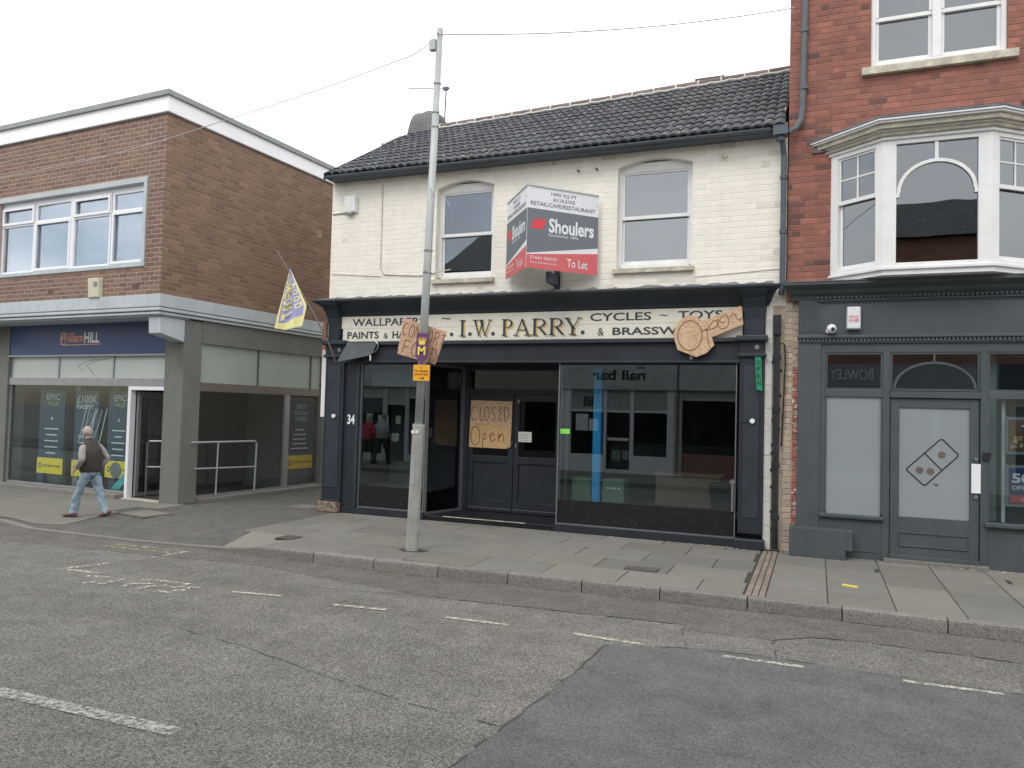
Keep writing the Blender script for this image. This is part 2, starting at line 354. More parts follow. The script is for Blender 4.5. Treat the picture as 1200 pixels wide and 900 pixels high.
M['boardgrey'] = mat('agent_grey_print', (.155, .175, .20), .5, .02, bump=0)
M['boardwhite'] = mat('agent_white_print', (.78, .79, .82), .5, .02, bump=0)
M['boardred'] = mat('agent_red_print', (.64, .13, .14), .5, .02, bump=0)
M['boardred2'] = mat('agent_bright_red', (.70, .06, .08), .5, .02, bump=0)
M['purple'] = mat('purple_sign_print', (.14, .055, .15), .5, .05, bump=0)
M['yellow'] = mat('yellow_print', (.85, .68, .12), .5, .05, bump=0)
M['orange'] = mat('amber_plate', (.85, .40, .03), .5, .04, bump=0)
M['ink'] = mat('black_print', (.02, .02, .025), .5, .02, bump=0)
M['lav'] = mat('lavender_cloth', (.36, .36, .62), .9, .08, 20, bump=.1)
M['lemon'] = mat('pale_yellow_cloth', (.80, .76, .36), .9, .08, 20, bump=.1)
M['copper'] = mat('copper_coloured_strip', (.45, .20, .12), .6, .15)
M['paperw'] = mat('white_paper', (.75, .75, .72), .7, .03, bump=0)
M['green'] = mat('green_plastic', (.02, .24, .13), .45, .05, bump=0)
M['lime'] = mat('lime_sticker', (.25, .75, .10), .5, .03, bump=0)
M['cyan'] = mat('bright_blue_paint', (.05, .42, .85), .5, .05, bump=0)
M['sage'] = mat('sage_green_crate', (.16, .24, .17), .7, .05, bump=0)
M['skin'] = mat('skin', (.45, .32, .27), .55, .08, 30, bump=.05)
M['hair'] = mat('grey_hair', (.36, .34, .33), .8, .2, 80, bump=.3)
M['vest'] = mat('brown_quilted_cloth', (.060, .048, .044), .85, .15, 8, 60, .1, .2)
M['sleeve'] = mat('light_grey_wool', (.34, .32, .31), .9, .1, 8, 60, .08, .2)
M['denim'] = mat('faded_denim', (.27, .36, .44), .85, .22, 9, 90, .1, .25)
M['shoe'] = mat('reddish_brown_leather', (.17, .075, .055), .5, .1, 20)
M['sole'] = mat('pale_sole', (.35, .28, .24), .7, .1, 20)
M['blacktxt'] = mat('black_cloth', (.015, .015, .018), .8, .1)
M['nhip'] = mat('poster_navy', (.030, .065, .115), .35, .05, bump=0)
M['poster_y'] = mat('poster_yellow', (.90, .68, .05), .4, .03, bump=0)
M['poster_g'] = mat('poster_grey', (.16, .20, .21), .5, .03, bump=0)
M['lightprint'] = mat('pale_print', (.42, .50, .50), .5, .03, bump=0)
M['aqua'] = mat('poster_turquoise', (.05, .45, .50), .5, .05, bump=0)
M['greenprint'] = mat('green_print', (.28, .42, .10), .5, .03, bump=0)
M['whiteprint'] = mat('white_print', (.78, .80, .82), .5, .02, bump=0)
M['orangeprint'] = mat('orange_script', (.72, .36, .20), .5, .02, bump=0)
M['frost'] = glass('frosted_window_film', .05, body=(.27, .305, .32), trans=0, rough=.06)
M['g_low'] = glass('shop_window_glass', .072, (.74, .80, .81))
M['g_bet'] = glass('betting_shop_glass', .08, (.90, .95, .93))
M['g_side'] = glass('dark_side_glass', .05, (.86, .86, .87))
M['g_up'] = glass('upstairs_glass', .19, (.45, .48, .5), wob=.05)
M['g_up2'] = glass('bay_glass', .155, (.40, .44, .46), wob=.08)
M['g_bluewin'] = glass('upvc_window_glass', .30, (.8, .85, .9), wob=.03)
M['g_door'] = glass('dark_door_glass', .045, (.5, .5, .52))
M['blind'] = mat('white_vertical_blind', (.62, .64, .66), .8, .03, bump=0)
M['greyblind'] = mat('grey_roller_blind', (.26, .28, .30), .8, .03, bump=0)

M['draintile'] = mat('brown_drain_tile', (.225, .185, .155), .85, .1, 4, rnd=.12)
M['flapgrey'] = mat('torn_grey_plastic', (.075, .085, .092), .6, .15)
M['brownboard'] = mat('brown_board', (.20, .145, .10), .8, .1)
M['cablegrey'] = mat('cable_grey', (.45, .46, .47), .7, bump=0)
M['oldstone'] = mat('rough_brown_plinth', (.16, .12, .095), .9, .3, 12, 60, .3, .6, speck=(45, .3, (.33, .27, .21)))
# ------------------------------------------------------------------ brickwork
def unit_brick():
    me = bpy.data.meshes.new('brick_unit'); e = .02
    v = [(0, 1, 0), (1, 1, 0), (1, 1, 1), (0, 1, 1), (0, .12, 0), (1, .12, 0), (1, .12, 1), (0, .12, 1), (e, 0, e*3), (1-e, 0, e*3), (1-e, 0, 1-e*3), (e, 0, 1-e*3)]
    f = [(8, 9, 10, 11)]
    for i in range(4):
        j = (i+1) % 4; f += [(4+i, 4+j, 8+j, 8+i), (i, j, 4+j, 4+i)]
    return v, f
UBV, UBF = unit_brick()
UBM = {}
def brickwork(parent, mt, D, u0, u1, z0, z1, course, blen, ops, name='brick', bond='stretcher', proud=.0028, limit=300, joint=.011, stain=None):
    """D: matrix whose x runs along the wall, y into the wall, z up; face plane y=0"""
    cells = []; nrow = int(round((z1-z0)/course)); ch = (z1-z0)/nrow; rnd = random.Random(hash((u0, z0, course)) & 0xffff)
    for r in range(nrow):
        a = z0+r*ch; b = a+ch; u = u0 - (blen/2 if r % 2 else 0) - (blen*.25 if bond == 'flemish' and r % 2 else 0); k = 0
        while u < u1-.001:
            ln = blen if (bond == 'stretcher' or k % 2 == 0) else blen*.5
            s, e = max(u, u0), min(u+ln, u1); u += ln; k += 1
            segs = [(s, e)] if e-s > .02 else []
            for o in ops:
                if o[2] < (a+b)/2 < o[3]:
                    ns = []
                    for p, q in segs:
                        if q <= o[0] or p >= o[1]: ns.append((p, q)); continue
                        if p < o[0]-.02: ns.append((p, o[0]))
                        if q > o[1]+.02: ns.append((o[1], q))
                    segs = ns
            for p, q in segs: cells.append((p, q, a, b))
    sc = []
    for c in cells:
        P = px_of(D @ Vector(((c[0]+c[1])/2, 0, (c[2]+c[3])/2)))
        vis = P and 0 < P[0] < 1200 and 0 < P[1] < 900
        sc.append(((c[1]-c[0])/(P[2] if vis else 1e6), vis))
    order = sorted(range(len(cells)), key=lambda i: -sc[i][0])
    single = set(i for i in order[:limit] if sc[i][1])
    for m_ in (mt,)+((stain[0],) if stain else ()):
        if m_.name not in UBM:
            me = bpy.data.meshes.new('brick'); me.from_pydata(UBV, [], UBF); me.materials.append(m_); UBM[m_.name] = me
    rest = MB(D); rest2 = MB(D); dep = .03
    for i, c in enumerate(cells):
        pr = proud*rnd.uniform(.7, 1.3); g = joint/2
        x0, x1, a, b = c[0]+g, c[1]-g, c[2]+g, c[3]-g
        st_ = stain and rnd.random() < stain[1]((c[0]+c[1])/2, (c[2]+c[3])/2)
        if i in single:
            Ml = D @ Matrix.Translation((x0, -pr, a)) @ Matrix.Diagonal((x1-x0, dep, b-a, 1))
            link(name, UBM[(stain[0] if st_ else mt).name], None, parent, Ml)
        else:
            (rest2 if st_ else rest).add([(x0+v[0]*(x1-x0), -pr+v[1]*dep, a+v[2]*(b-a)) for v in UBV], UBF)
    if rest.v: rest.build(name+'work', mt, parent, kind='stuff')
    if rest2.v: rest2.build('stained_'+name+'work', stain[0], parent, kind='stuff')

# ================================================================== SETTING: ground, road, pavements
ZR = -.13
tag(MB().slab([(-300, -300), (300, -300), (300, 300), (-300, 300)], ZR-.3, ZR-.012).build('ground', M['footway'], M=IDM), kind='structure')
tag(MB().slab([(-80, -9.35), (60, -9.35), (60, -3.24), (-80, -3.24)], ZR-.011, ZR).build('road', M['road'], M=IDM), kind='structure')
# kerb line (front face), z drops for the vehicle crossover
KP = [(-60, -3.10, -.10), (-12.4, -3.20, -.10), (-11.3, -3.50, -.105), (-9.3, -3.48, -.11), (-8.1, -3.39, -.105), (-7.35, -3.40, -.07), (-6.96, -3.41, -.02)]
def kerby(x): return -3.42 if x < -5 else (-3.42+.18*min((x+5)/4, 1))
pave = empty('pavement', (-3, -1.6, 0), kind='structure')
patch = MB().slab([(-1.93, -7.95), (-2.6, -9.3), (14, -9.3), (14, -4.86), (1.5, -4.86), (-.55, -4.80), (-1.07, -4.88), (-1.70, -5.13), (-1.74, -5.9), (-1.82, -6.8)], ZR, ZR+.004).build('road_patch', M['patch'], M=IDM); tag(patch, kind='structure')
tag(MB().slab([(-80, -3.6), (-11.3, -4.3), (-8.3, -4.05), (-6.5, -3.9), (-3.9, -4.30), (-1.2, -4.12), (-1.17, -4.30), (-.35, -4.27), (.0, -4.0), (.4, -3.93), (1.7, -4.0), (14, -4.0), (14, -3.0), (-6.9, -3.0), (-80, -2.9)], ZR, ZR+.003).build('road_trench', M['trench'], M=IDM), kind='structure')
tar = MB()
def seam(pts, wd):
    rr = random.Random(3)
    for (a, b) in zip(pts, pts[1:]):
        n = max(2, int((Vector(b)-Vector(a)).length/.12)); d = (Vector(b)-Vector(a)).normalized(); nn = Vector((-d.y, d.x))
        prev = None
        for i in range(n+1):
            p = Vector(a).lerp(Vector(b), i/n) + nn*rr.uniform(-.012, .012); ww = wd*rr.uniform(.2, 1.1)
            cur = ((p+nn*ww/2), (p-nn*ww/2))
            if prev and rr.random() < .88:
                tar.add([(*prev[0], ZR+.0065), (*cur[0], ZR+.0065), (*cur[1], ZR+.0065), (*prev[1], ZR+.0065)], [(0, 1, 2, 3)])
            prev = cur
seam([(-2.6, -9.3), (-1.93, -7.95), (-1.82, -6.8), (-1.74, -5.9), (-1.70, -5.13), (-1.07, -4.88), (-.55, -4.80), (0, -4.82)], .022)
seam([(1.4, -4.86), (4, -4.86)], .02)
seam([(-5.7, -4.6), (-3.9, -4.30), (-1.2, -4.12)], .012); seam([(-1.17, -4.30), (-1.05, -4.80)], .012)
seam([(-.30, -4.80), (-.35, -4.27), (.0, -4.0), (.4, -3.93), (1.7, -4.0)], .014)
seam([(-5.2, -6.4), (-4.4, -6.55), (-3.5, -6.8), (-2.7, -7.0), (-2.2, -7.05), (-1.9, -7.1)], .009)
seam([(-6.96, -3.47), (-4.3, -3.46), (-.7, -3.26), (4, -3.26)], .012)
seam([(-11.9, -4.6), (-10.9, -4.4), (-9.6, -4.35)], .012)
tag(tar.build('road_seams', M['tar'], M=IDM), kind='structure')
# painted markings
def stroke(mb, pts, wd, z=ZR+.008):
    for a, b in zip(pts, pts[1:]):
        a = Vector(a); b = Vector(b); d = (b-a).normalized(); n = Vector((-d.y, d.x))*wd/2
        mb.add([(*(a-n), z), (*(b-n), z), (*(b+n), z), (*(a+n), z)], [(0, 1, 2, 3)])
    return mb
mk = MB()
for a, b in [((-5.85, -5.12), (-5.27, -5.02)), ((-4.59, -5.07), (-4.0, -4.99)), ((-3.34, -4.96), (-2.69, -4.93)), ((-2.06, -4.92), (-1.39, -4.95)), ((-.72, -4.96), (-.07, -4.95)), ((.65, -4.95), (1.33, -4.93)), ((2.1, -4.93), (2.8, -4.93)), ((3.5, -4.93), (4.2, -4.93))]:
    stroke(mk, [a, b], .062)
tag(mk.build('bay_markings', M['paint_line'], M=IDM), kind='structure')
cl = stroke(stroke(MB(), [(-5.6, -8.07), (-3.64, -8.05)], .12), [(-12, -8.2), (-9.6, -8.15)], .12)
tag(cl.build('centre_line', M['paint_centre'], M=IDM), kind='structure')
def gp(px, py, z=ZR):
    d = fw + CR*(px-600)/F_PX + CU*(450-py)/F_PX; t = (z-CAM.z)/d.z; p = CAM+d*t; return (p.x, p.y)
# faded letters and box lines on the road, traced on the road plane
fl = MB(); fy = MB()
for st in [[(71, 667.5), (128, 660.3)], [(72, 667.5), (118, 672.5)], [(102, 675.3), (128, 677.5)], [(97, 683.7), (112, 682.5)], [(116, 685), (127, 683.7), (133, 681), (146, 680)],
           [(143, 688.3), (150, 685.8), (160, 683.7)], [(160, 684.7), (180, 684.3)], [(167, 679.2), (222, 685.3)], [(155, 691.7), (177, 687.5), (196, 686.2)], [(202, 690), (205, 688.3), (232, 690)], [(180, 693.3), (203, 694.7), (210, 691.7), (217, 693)],
           [(172, 654.7), (220, 646.5)]]:
    stroke(fl, [gp(*p) for p in st], .075)
for st in [[(120, 640), (200, 648)], [(135, 638), (212, 646)]]: stroke(fy, [gp(*p) for p in st], .075)
tag(fl.build('faded_road_letters', M['paint_faint'], M=IDM), kind='structure')
tag(fy.build('faded_yellow_lines', M['paint_yel'], M=IDM), kind='structure')

# kerbstones
kx = [-6.96, -6.05, -5.14, -4.25, -3.35, -2.46, -1.58, -.66, .26, 1.20, 2.12, 3.04, 3.96, 4.88, 5.8, 6.72, 7.6]
for a, b in zip(kx, kx[1:]):
    ya, yb = kerby(a), kerby(b); g = .006
    mb = MB(); vs = []
    for (x, y) in ((a+g, ya), (b-g, yb)):
        vs += [(x, y-.012, ZR-.05), (x, y+.13, ZR-.05), (x, y+.13, .004), (x, y+.025, .004), (x, y+.006, -.006), (x, y, -.03)]
    mb.add(vs, [(5, 4, 3, 2, 1, 0), (6, 7, 8, 9, 10, 11)] + [(i, (i+1) % 6, (i+1) % 6+6, i+6) for i in range(6)])
    mb.build('kerbstone', M['kerb'], pave)
for i in range(len(KP)-1):
    (xa, ya, za), (xb, yb, zb) = KP[i], KP[i+1]
    n = max(1, int((xb-xa)/.92)) if xa > -30 else 40
    for k in range(n):
        t0, t1 = k/n, (k+1)/n
        P0_ = [xa+(xb-xa)*t0+.004, ya+(yb-ya)*t0, za+(zb-za)*t0]; P1_ = [xa+(xb-xa)*t1-.004, ya+(yb-ya)*t1, za+(zb-za)*t1]
        if P1_[0] < -22: continue
        vs = []
        for (x, y, z) in (P0_, P1_): vs += [(x, y, ZR-.05), (x, y+.13, ZR-.05), (x, y+.13, z+.004), (x, y+.01, z+.002)]
        MB().add(vs, [(3, 2, 1, 0), (4, 5, 6, 7)] + [(j, (j+1) % 4, (j+1) % 4+4, j+4) for j in range(4)]).build('kerbstone', M['kerb'], pave)
# bedding under slabs and asphalt of the footway / alley mouth
MB().slab([(-6.95, -3.28), (-5, -3.28), (-1, -3.12), (9, -3.12), (9, 1), (-8.4, 1), (-8.4, -.4), (-8.0, -1.3), (-7.85, -2.44), (-6.95, -2.5)], -.12, -.012).build('slab_bed', M['slabbed'], pave)
asp = [(-60, -2.98), (-12.4, -3.08), (-11.3, -3.38), (-9.3, -3.36), (-8.1, -3.27), (-7.7, -3.28)]
mb = MB(); vs = []; zf = [-.095, -.095, -.10, -.105, -.10, -.095]
for (x, y), z in zip(asp, zf): vs.append((x, y, z))
for (x, y) in [(-60, -1.9), (-12.4, -1.9), (-11.3, -2.0), (-9.3, -2.0), (-8.05, -2.0), (-7.9, -2.0)]: vs.append((x, y, -.002))
for (x, y) in [(-60, 14), (-12.4, 14), (-11.3, 14), (-9.3, 14), (-8.2, 14), (-8.0, 14)]: vs.append((x, y, 0.0))
fs = [(i, i+1, i+7, i+6) for i in range(5)] + [(i+6, i+7, i+13, i+12) for i in range(5)]
mb.add(vs, fs).build('asphalt_footway', M['footway'], pave)
# paving slabs in front of the shops
xs = [-8.05, -7.55, -6.65, -5.74, -4.83, -3.93, -3.02, -2.11, -1.21, -.72]
xs2 = [-.72+.005, -.49, .13, .77, 1.40, 2.03, 2.67, 3.3, 3.93, 4.56, 5.2, 5.83, 6.5, 7.2]
rows = [(-3.14, -2.48), (-2.48, -1.78), (-1.78, -1.06), (-1.06, -.38), (-.38, .3)]
SM = {}
rr = random.Random(11)
def slabmesh(lx, ly):
    k = (round(lx, 3), round(ly, 3))
    if k not in SM:
        e = .006; me = bpy.data.meshes.new('paving_slab')
        v = [(0, 0, -.05), (lx, 0, -.05), (lx, ly, -.05), (0, ly, -.05), (0, 0, -.006), (lx, 0, -.006), (lx, ly, -.006), (0, ly, -.006), (e, e, 0), (lx-e, e, 0), (lx-e, ly-e, 0), (e, ly-e, 0)]
        f = [(8, 9, 10, 11)]
        for i in range(4): j = (i+1) % 4; f += [(4+i, 4+j, 8+j, 8+i), (i, j, 4+j, 4+i)]
        me.from_pydata(v, [], f); me.materials.append(M['slab']); SM[k] = me
    return SM[k]
def lay(x0, x1, y0, y1, z=0.0):
    g = .010; t = rr.uniform(-.003, .003)
    Mx = Matrix.Translation((x0+g/2, y0+g/2, z+rr.uniform(-.002, .002))) @ Matrix.Rotation(t*.6, 4, 'X') @ Matrix.Rotation(t*.5, 4, 'Y')
    link('paving_slab', slabmesh(x1-x0-g, y1-y0-g), None, pave, Mx)
for ri, (y0, y1) in enumerate(rows):
    off = .45 if ri % 2 else 0
    X = [xs[0]+.0] + [x+off for x in xs[1:-1]] + [xs[-1]]
    X = sorted(set(x for x in X if x <= xs[-1]))
    if ri == 0: X = [-6.95] + [x for x in X if x > -6.6]
    for a, b in zip(X, X[1:]):
        if ri == 4 and -6.3 < (a+b)/2 < -3.9: pass
        yy0 = y0
        if ri == 0 and b < -4.8: yy0 = -3.29
        elif ri == 0 and b < -1.3: yy0 = -3.2
        if a < -7.0 and ri in (0,) and a < -8.0: continue
        if b-a > .05: lay(a, b, yy0, y1)
    for j, (a, b) in enumerate(zip(xs2, xs2[1:])):
        if j == 0: continue
        lay(a, b, y0 if ri else -3.11, y1)
MB().add([(-7.86, -2.487, .001), (-7.70, -3.27, -.098), (-7.35, -3.27, -.066), (-6.957, -3.28, -.012), (-6.957, -2.487, .001), (-7.86, -2.487, -.1), (-7.70, -3.27, -.15), (-6.957, -3.28, -.15), (-6.957, -2.487, -.1)], [(0, 1, 2, 3, 4), (0, 5, 6, 1), (1, 6, 7, 3, 2)]).build('ramped_slab', M['slab'], pave)
# channel of long brown tiles down to the kerb
for k in range(3):
    for j in range(10):
        x = -.70+k*.07; y = -3.1+j*.3
        tag(B('drain_tile', M['draintile'], pave, x+.004, x+.062, y+.003, y+.296, -.03, .001), None)
# worn slabs left of the crossover (in front of the betting shop)
for i in range(10):
    for j in range(3):
        x1_ = -11.2-i*.92+(.3 if j == 1 else 0)
        if j == 0: x1_ -= .12
        lay(x1_-.92, x1_, -1.98+j*.62, -1.98+(j+1)*.62, .012)
MB().add([(-60, -2.9, -.085), (-12.4, -3.0, -.08), (-11.6, -3.2, -.085), (-11.05, -3.1, -.075), (-11.1, -2.0, .008), (-12.4, -2.0, .008), (-60, -2.0, .008)], [(0, 1, 2, 3, 4, 5, 6)]).build('ramped_slab', M['slab'], pave)
# small covers let into the pavement
def cover(pts, z, mt, fr, label, name='manhole_cover', cat='manhole cover'):
    r = empty(name, (sum(p[0] for p in pts)/4, sum(p[1] for p in pts)/4, z), label, cat)
    cx, cy = sum(p[0] for p in pts)/4, sum(p[1] for p in pts)/4
    MB().slab(pts, z-.03, z+.002).build('frame', fr, r)
    MB().slab([(cx+(p[0]-cx)*.9, cy+(p[1]-cy)*.88) for p in pts], z-.02, z+.006).build('lid', mt, r)
    return r
cover([(-11.05, -2.15), (-10.25, -2.30), (-10.15, -1.72), (-10.95, -1.58)], .006, M['slab'], M['iron'], 'slab-filled square manhole cover in the asphalt just right of the walking man')
cover([(-9.3, .12), (-8.72, .05), (-8.66, .5), (-9.22, .58)], .003, M['kerb'], M['conc'], 'pale concrete chamber cover in the alley beside the black shopfront', 'chamber_cover', 'chamber cover')
r = cover([(-7.20, -2.76), (-6.90, -2.79), (-6.91, -2.50), (-7.19, -2.47)], .003, M['iron'], M['slabbed'], 'small rusty square drain cover in the slabs left of the lamp post', 'drain_cover', 'drain cover')
for k in range(6): B('rib', M['iron'], r, -7.17+k*.044, -7.15+k*.044, -2.74, -2.52, .009, .013)
r = cover([(-2.19, -2.42), (-1.78, -2.42), (-1.78, -2.18), (-2.19, -2.18)], .003, M['iron'], M['slabbed'], 'rusty rectangular water cover in the slabs in front of the large shop window', 'water_cover', 'water cover')
for k in range(7): B('rib', M['iron'], r, -2.15+k*.05, -2.128+k*.05, -2.40, -2.20, .009, .013)
MB().slab([(.29, -2.08), (.45, -2.13), (.46, -2.07), (.30, -2.02)], .0, .012).build('yellow_wrapper', M['yellow'], label='flat yellow wrapper lying on the slabs by the grey shopfront', cat='litter')
for i, (x, y, l) in enumerate([(.70, -.80, 'black gum mark on the slabs before the frosted door'), (2.15, -.75, 'black worn mark on the slabs at the far right')]):
    MB().slab([(x, y-.22), (x+.05, y-.22), (x+.06, y), (x+.01, y)], .001, .004).build('tar_spot', M['tar'], label=l, cat='stain')
wd_ = MB(); wr = random.Random(5)
for k in range(60):                                          # grit and weeds along the foot of the walls
    x = wr.uniform(-1.3, 2.4); y = wr.uniform(-.22, -.10) - (0.05 if x > -.2 else 0)
    s_ = wr.uniform(.006, .02); wd_.box(x, x+s_, y, y+s_, 0, s_*.6)
wr2 = random.Random(9)
for k in range(220):
    x = wr2.uniform(-7.9, 2.6)
    if -6.2 < x < -3.95: continue
    y = (-.175 if x > 0.4 else (-.38 if x > -.35 else -.075))-abs(wr2.gauss(0, .02)); s_ = wr2.uniform(.004, .012); wd_.box(x, x+s_*1.6, y-s_, y, 0, s_*.5)
wd_.build('wall_foot_grit', M['creamold'], kind='stuff', cat='grit', label='crumbs of brick and mortar along the foot of the shopfronts')

# ================================================================== PARRY BUILDING (cream, centre)
PB = empty('painted_shop_building', (-4.4, 0, 0), 'cream painted brick building with black shopfront, dark tiled roof and two sash windows', 'building')
W1 = (-6.21, -5.13, 4.16, 5.89); W2 = (-2.98, -1.81, 4.20, 5.95)
wall_open(MB(), -8.40, -.44, 3.55, 6.06, [W1, W2], .002, .26).build('wall', M['mortarW'], PB)
wall_open(MB(), .25, 5.9, 0, 6.06, [], -8.40, -8.15, 'y').build('side_wall', M['mortarW'], PB)
MB().prism([(.0, 0), (5.9, 0)][:0] or [(-8.40, 6.06), (-8.15, 6.06), (-8.15, 6.1), (-8.40, 6.1)], .1, 5.9).build('wall_plate', M['mortarW'], PB)
B('back_wall', M['mortarW'], PB, -8.4, -.4, 5.9, 6.1, 0, 6.06)
M['brickWd'] = mat('grimy_cream_painted_brick', (.72, .69, .60), .75, .12, 3, 40, .08, .3, rnd=.08, streak=.3)
def grimep(x, z):
    p = .008
    if z > 5.93: p = .16
    if z < 4.0: p = max(p, .22)
    if x > -.75: p = max(p, .2)
    for w_ in (W1, W2):
        if w_[0]-.1 < x < w_[1]+.1 and 3.8 < z < w_[2]-.05: p = max(p, .25)
    return p
brickwork(PB, M['brickW'], IDM, -8.40, -.44, 3.87, 6.06, .0876, .245, [W1, W2], bond='flemish', proud=.0016, joint=.0048, stain=(M['brickWd'], grimep))
B('floor', M['dark'], PB, -8.1, -.5, 1.2, 5.8, .05, .1); B('upper_floor', M['dark'], PB, -8.1, -.5, .27, 5.8, 3.4, 3.55)
B('partition', M['dark2'], PB, -8.1, -.6, 3.6, 3.7, .1, 3.4)
B('upper_partition', M['dark2'], PB, -8.1, -.6, 2.0, 2.1, 3.55, 6.0)
for (x0, x1, z0, z1, zr, key) in ((W1[0], W1[1], W1[2], W1[3], 4.94, 0), (W2[0], W2[1], W2[2], W2[3], 5.02, 1)):
    # segmental arch head filling the top of the opening
    n = 14; rise = .13; top = z1+.001
    pts = [(x0, top), (x1, top)] + [(x1-(x1-x0)*i/n, z1-rise-.0+rise*.93*math.sin(math.pi*i/n)) for i in range(n+1)]
    MB().prism(pts, -.003, .2).build('arch_head', M['brickW'], PB)
    wdw = MB(); y = .115; t = .055
    wdw.box(x0+.0, x0+t, y, y+.09, z0+.05, z1-.06); wdw.box(x1-t, x1, y, y+.09, z0+.05, z1-.06)
    wdw.box(x0+t, x1-t, y, y+.09, z1-.19, z1-.04); wdw.box(x0+t, x1-t, y, y+.09, z0+.03, z0+.09)
    wf = wdw.build('window_frame', M['white'], PB, bevel=.004)
    zt = z1-.19
    us = MB(); us.box(x0+t, x0+t+.035, y+.012, y+.05, zr, zt); us.box(x1-t-.035, x1-t, y+.012, y+.05, zr, zt); us.box(x0+t, x1-t, y+.008, y+.05, zr-.01, zr+.045); us.box(x0+t+.035, x1-t-.035, y+.012, y+.05, zt-.03, zt)
    us.build('upper_sash', M['white'], wf, bevel=.003)
    ls = MB(); ls.box(x0+t, x0+t+.035, y+.052, y+.088, z0+.09, zr-.01); ls.box(x1-t-.035, x1-t, y+.052, y+.088, z0+.09, zr-.01); ls.box(x0+t+.035, x1-t-.035, y+.052, y+.088, z0+.09, z0+.15)
    ls.build('lower_sash', M['white'], wf, bevel=.003)
    B('pane', M['g_up'], wf, x0+t+.03, x1-t-.03, y+.028, y+.032, zr+.04, zt-.025)
    B('pane', M['g_up'], wf, x0+t+.03, x1-t-.03, y+.068, y+.072, z0+.145, zr)
    B('blind', M['greyblind'], wf, x0+.02, x1-.02, y+.35, y+.36, z0, z1)  # added grey plane behind the glass, makes the panes look lighter
    sl_ = MB().add([(x0-.05, -.07, z0-.075), (x1+.05, -.07, z0-.075), (x1+.05, -.07, z0), (x0-.05, -.07, z0), (x0-.05, .13, z0-.075), (x1+.05, .13, z0-.075), (x1+.05, .13, z0+.025), (x0-.05, .13, z0+.025)], [(0, 1, 2, 3), (4, 7, 6, 5), (0, 4, 5, 1), (3, 2, 6, 7), (0, 3, 7, 4), (1, 5, 6, 2)])
    sl_.build('sill', M['sill'], PB, bevel=.006)
# roof
RX0, RX1 = -8.37, -.47; EY, RY = -.30, 3.02
def eavz(x): return 6.13
def ridz(x): return 8.12+.033*(x+7.7)
def roofp(x, t, lift=0): return Vector((x-(.12*t if x < -8.2 else 0), EY+(RY-EY)*t, eavz(x)+(ridz(x)-eavz(x))*t+lift))
rdk = MB(); rdk.add([roofp(RX0, 0, -.06), roofp(RX1, 0, -.06), roofp(RX1, 1, -.06), roofp(RX0, 1, -.06), (RX1, 6.2, 6.1), (RX0, 6.2, 6.1)], [(0, 1, 2, 3), (3, 2, 4, 5)])
rdk.add([(-8.38, -.0, 6.06), (-8.38, 6.0, 6.06), (-8.38, RY, 8.0)], [(0, 1, 2)])
roof = rdk.build('roof', M['leadgrey'], PB)
tile_w = (RX1-RX0)/26; nr = 12
def tile_mesh():
    me = bpy.data.meshes.new('roof_tile'); n = 12; v = []; f = []
    def prof(s): return .030*abs(math.sin(s*2*math.pi))**.8*(1 if math.sin(s*2*math.pi) > -2 else 1)
    for j, (yy, zz) in enumerate(((0, -.022), (0, .012), (1.16, -.012))):
        for i in range(n+1):
            s = i/n; v.append((s*tile_w*1.0, yy*.335, (prof(s)+zz)))
    for j in range(2):
        for i in range(n): a = j*(n+1)+i; f.append((a, a+1, a+n+2, a+n+1))
    me.from_pydata(v, [], f); me.materials.append(M['tile']); return me
tme = tile_mesh(); cnt = 0; stuffm = MB(); trd = random.Random(2)
for j in range(nr):
    for i in range(26):
        a = roofp(RX0+i*tile_w, j/nr); b = roofp(RX0+(i+1)*tile_w, j/nr); c = roofp(RX0+i*tile_w, (j+1)/nr)
        ex = (b-a).normalized(); ey = (c-a).normalized(); ez = ex.cross(ey).normalized()
        kx_ = (b-a).length/tile_w; ky_ = (c-a).length/.335
        Mx = Matrix(((ex.x*kx_, ey.x*ky_, ez.x, a.x), (ex.y*kx_, ey.y*ky_, ez.y, a.y), (ex.z*kx_, ey.z*ky_, ez.z, a.z), (0, 0, 0, 1)))
        Mx = Mx @ Matrix.Translation((0, trd.uniform(-.006, .006), trd.uniform(0, .006)))
        if j < 11 or i > 11:
            link('roof_tile', tme, None, roof, Mx); cnt += 1
        else:
            stuffm.add([Mx @ v.co for v in tme.vertices], [tuple(p.vertices) for p in tme.polygons])
stuffm.build('upper_tiles', M['tile'], roof, kind='stuff')
# ridge
nx = 17; x0 = -7.75
for i in range(nx):
    a = x0+(RX1-x0)*i/nx; b = x0+(RX1-x0)*(i+1)/nx; rg = []
    for x in (a+.012, b-.012):
        rg.append([(x, RY+.13*math.cos(t), ridz(x)-.03+.12*math.sin(t)) for t in [math.pi*k/8 for k in range(9)]])
    MB().rings(rg).build('ridge_tile', M['ridge'], roof)
pm_ = MB()
for i in range(nx+1):
    a = x0+(RX1-x0)*i/nx
    pm_.rings([[(x, RY+.138*math.cos(t), ridz(x)-.03+.128*math.sin(t)) for t in [math.pi*k/8 for k in range(9)]] for x in (a-.014, a+.014)])
pts = []
for i in range(60):
    x = x0+(RX1-x0)*i/59; pts.append((x, RY-.14, ridz(x)-.055+.012*math.sin(i*2.3)))
pm_.tube(pts, .026, 6)
pm_.tube([roofp(-8.40, .62, .05), roofp(-8.40, .85, .05)], .03, 6)
pm_.build('ridge_pointing', M['pointing'], roof)
MB().add([(-.50, -.05, 6.25), (-.78, -.05, 6.2), (-.46, .5, 6.72), (-.46, .02, 6.55)], [(0, 1, 2), (0, 2, 3)]).build('mortar_fillet', M['pointing'], roof)
vg = MB()
vg.sweep_x([(0, 0), (0, 0)], 0, 0) if False else None
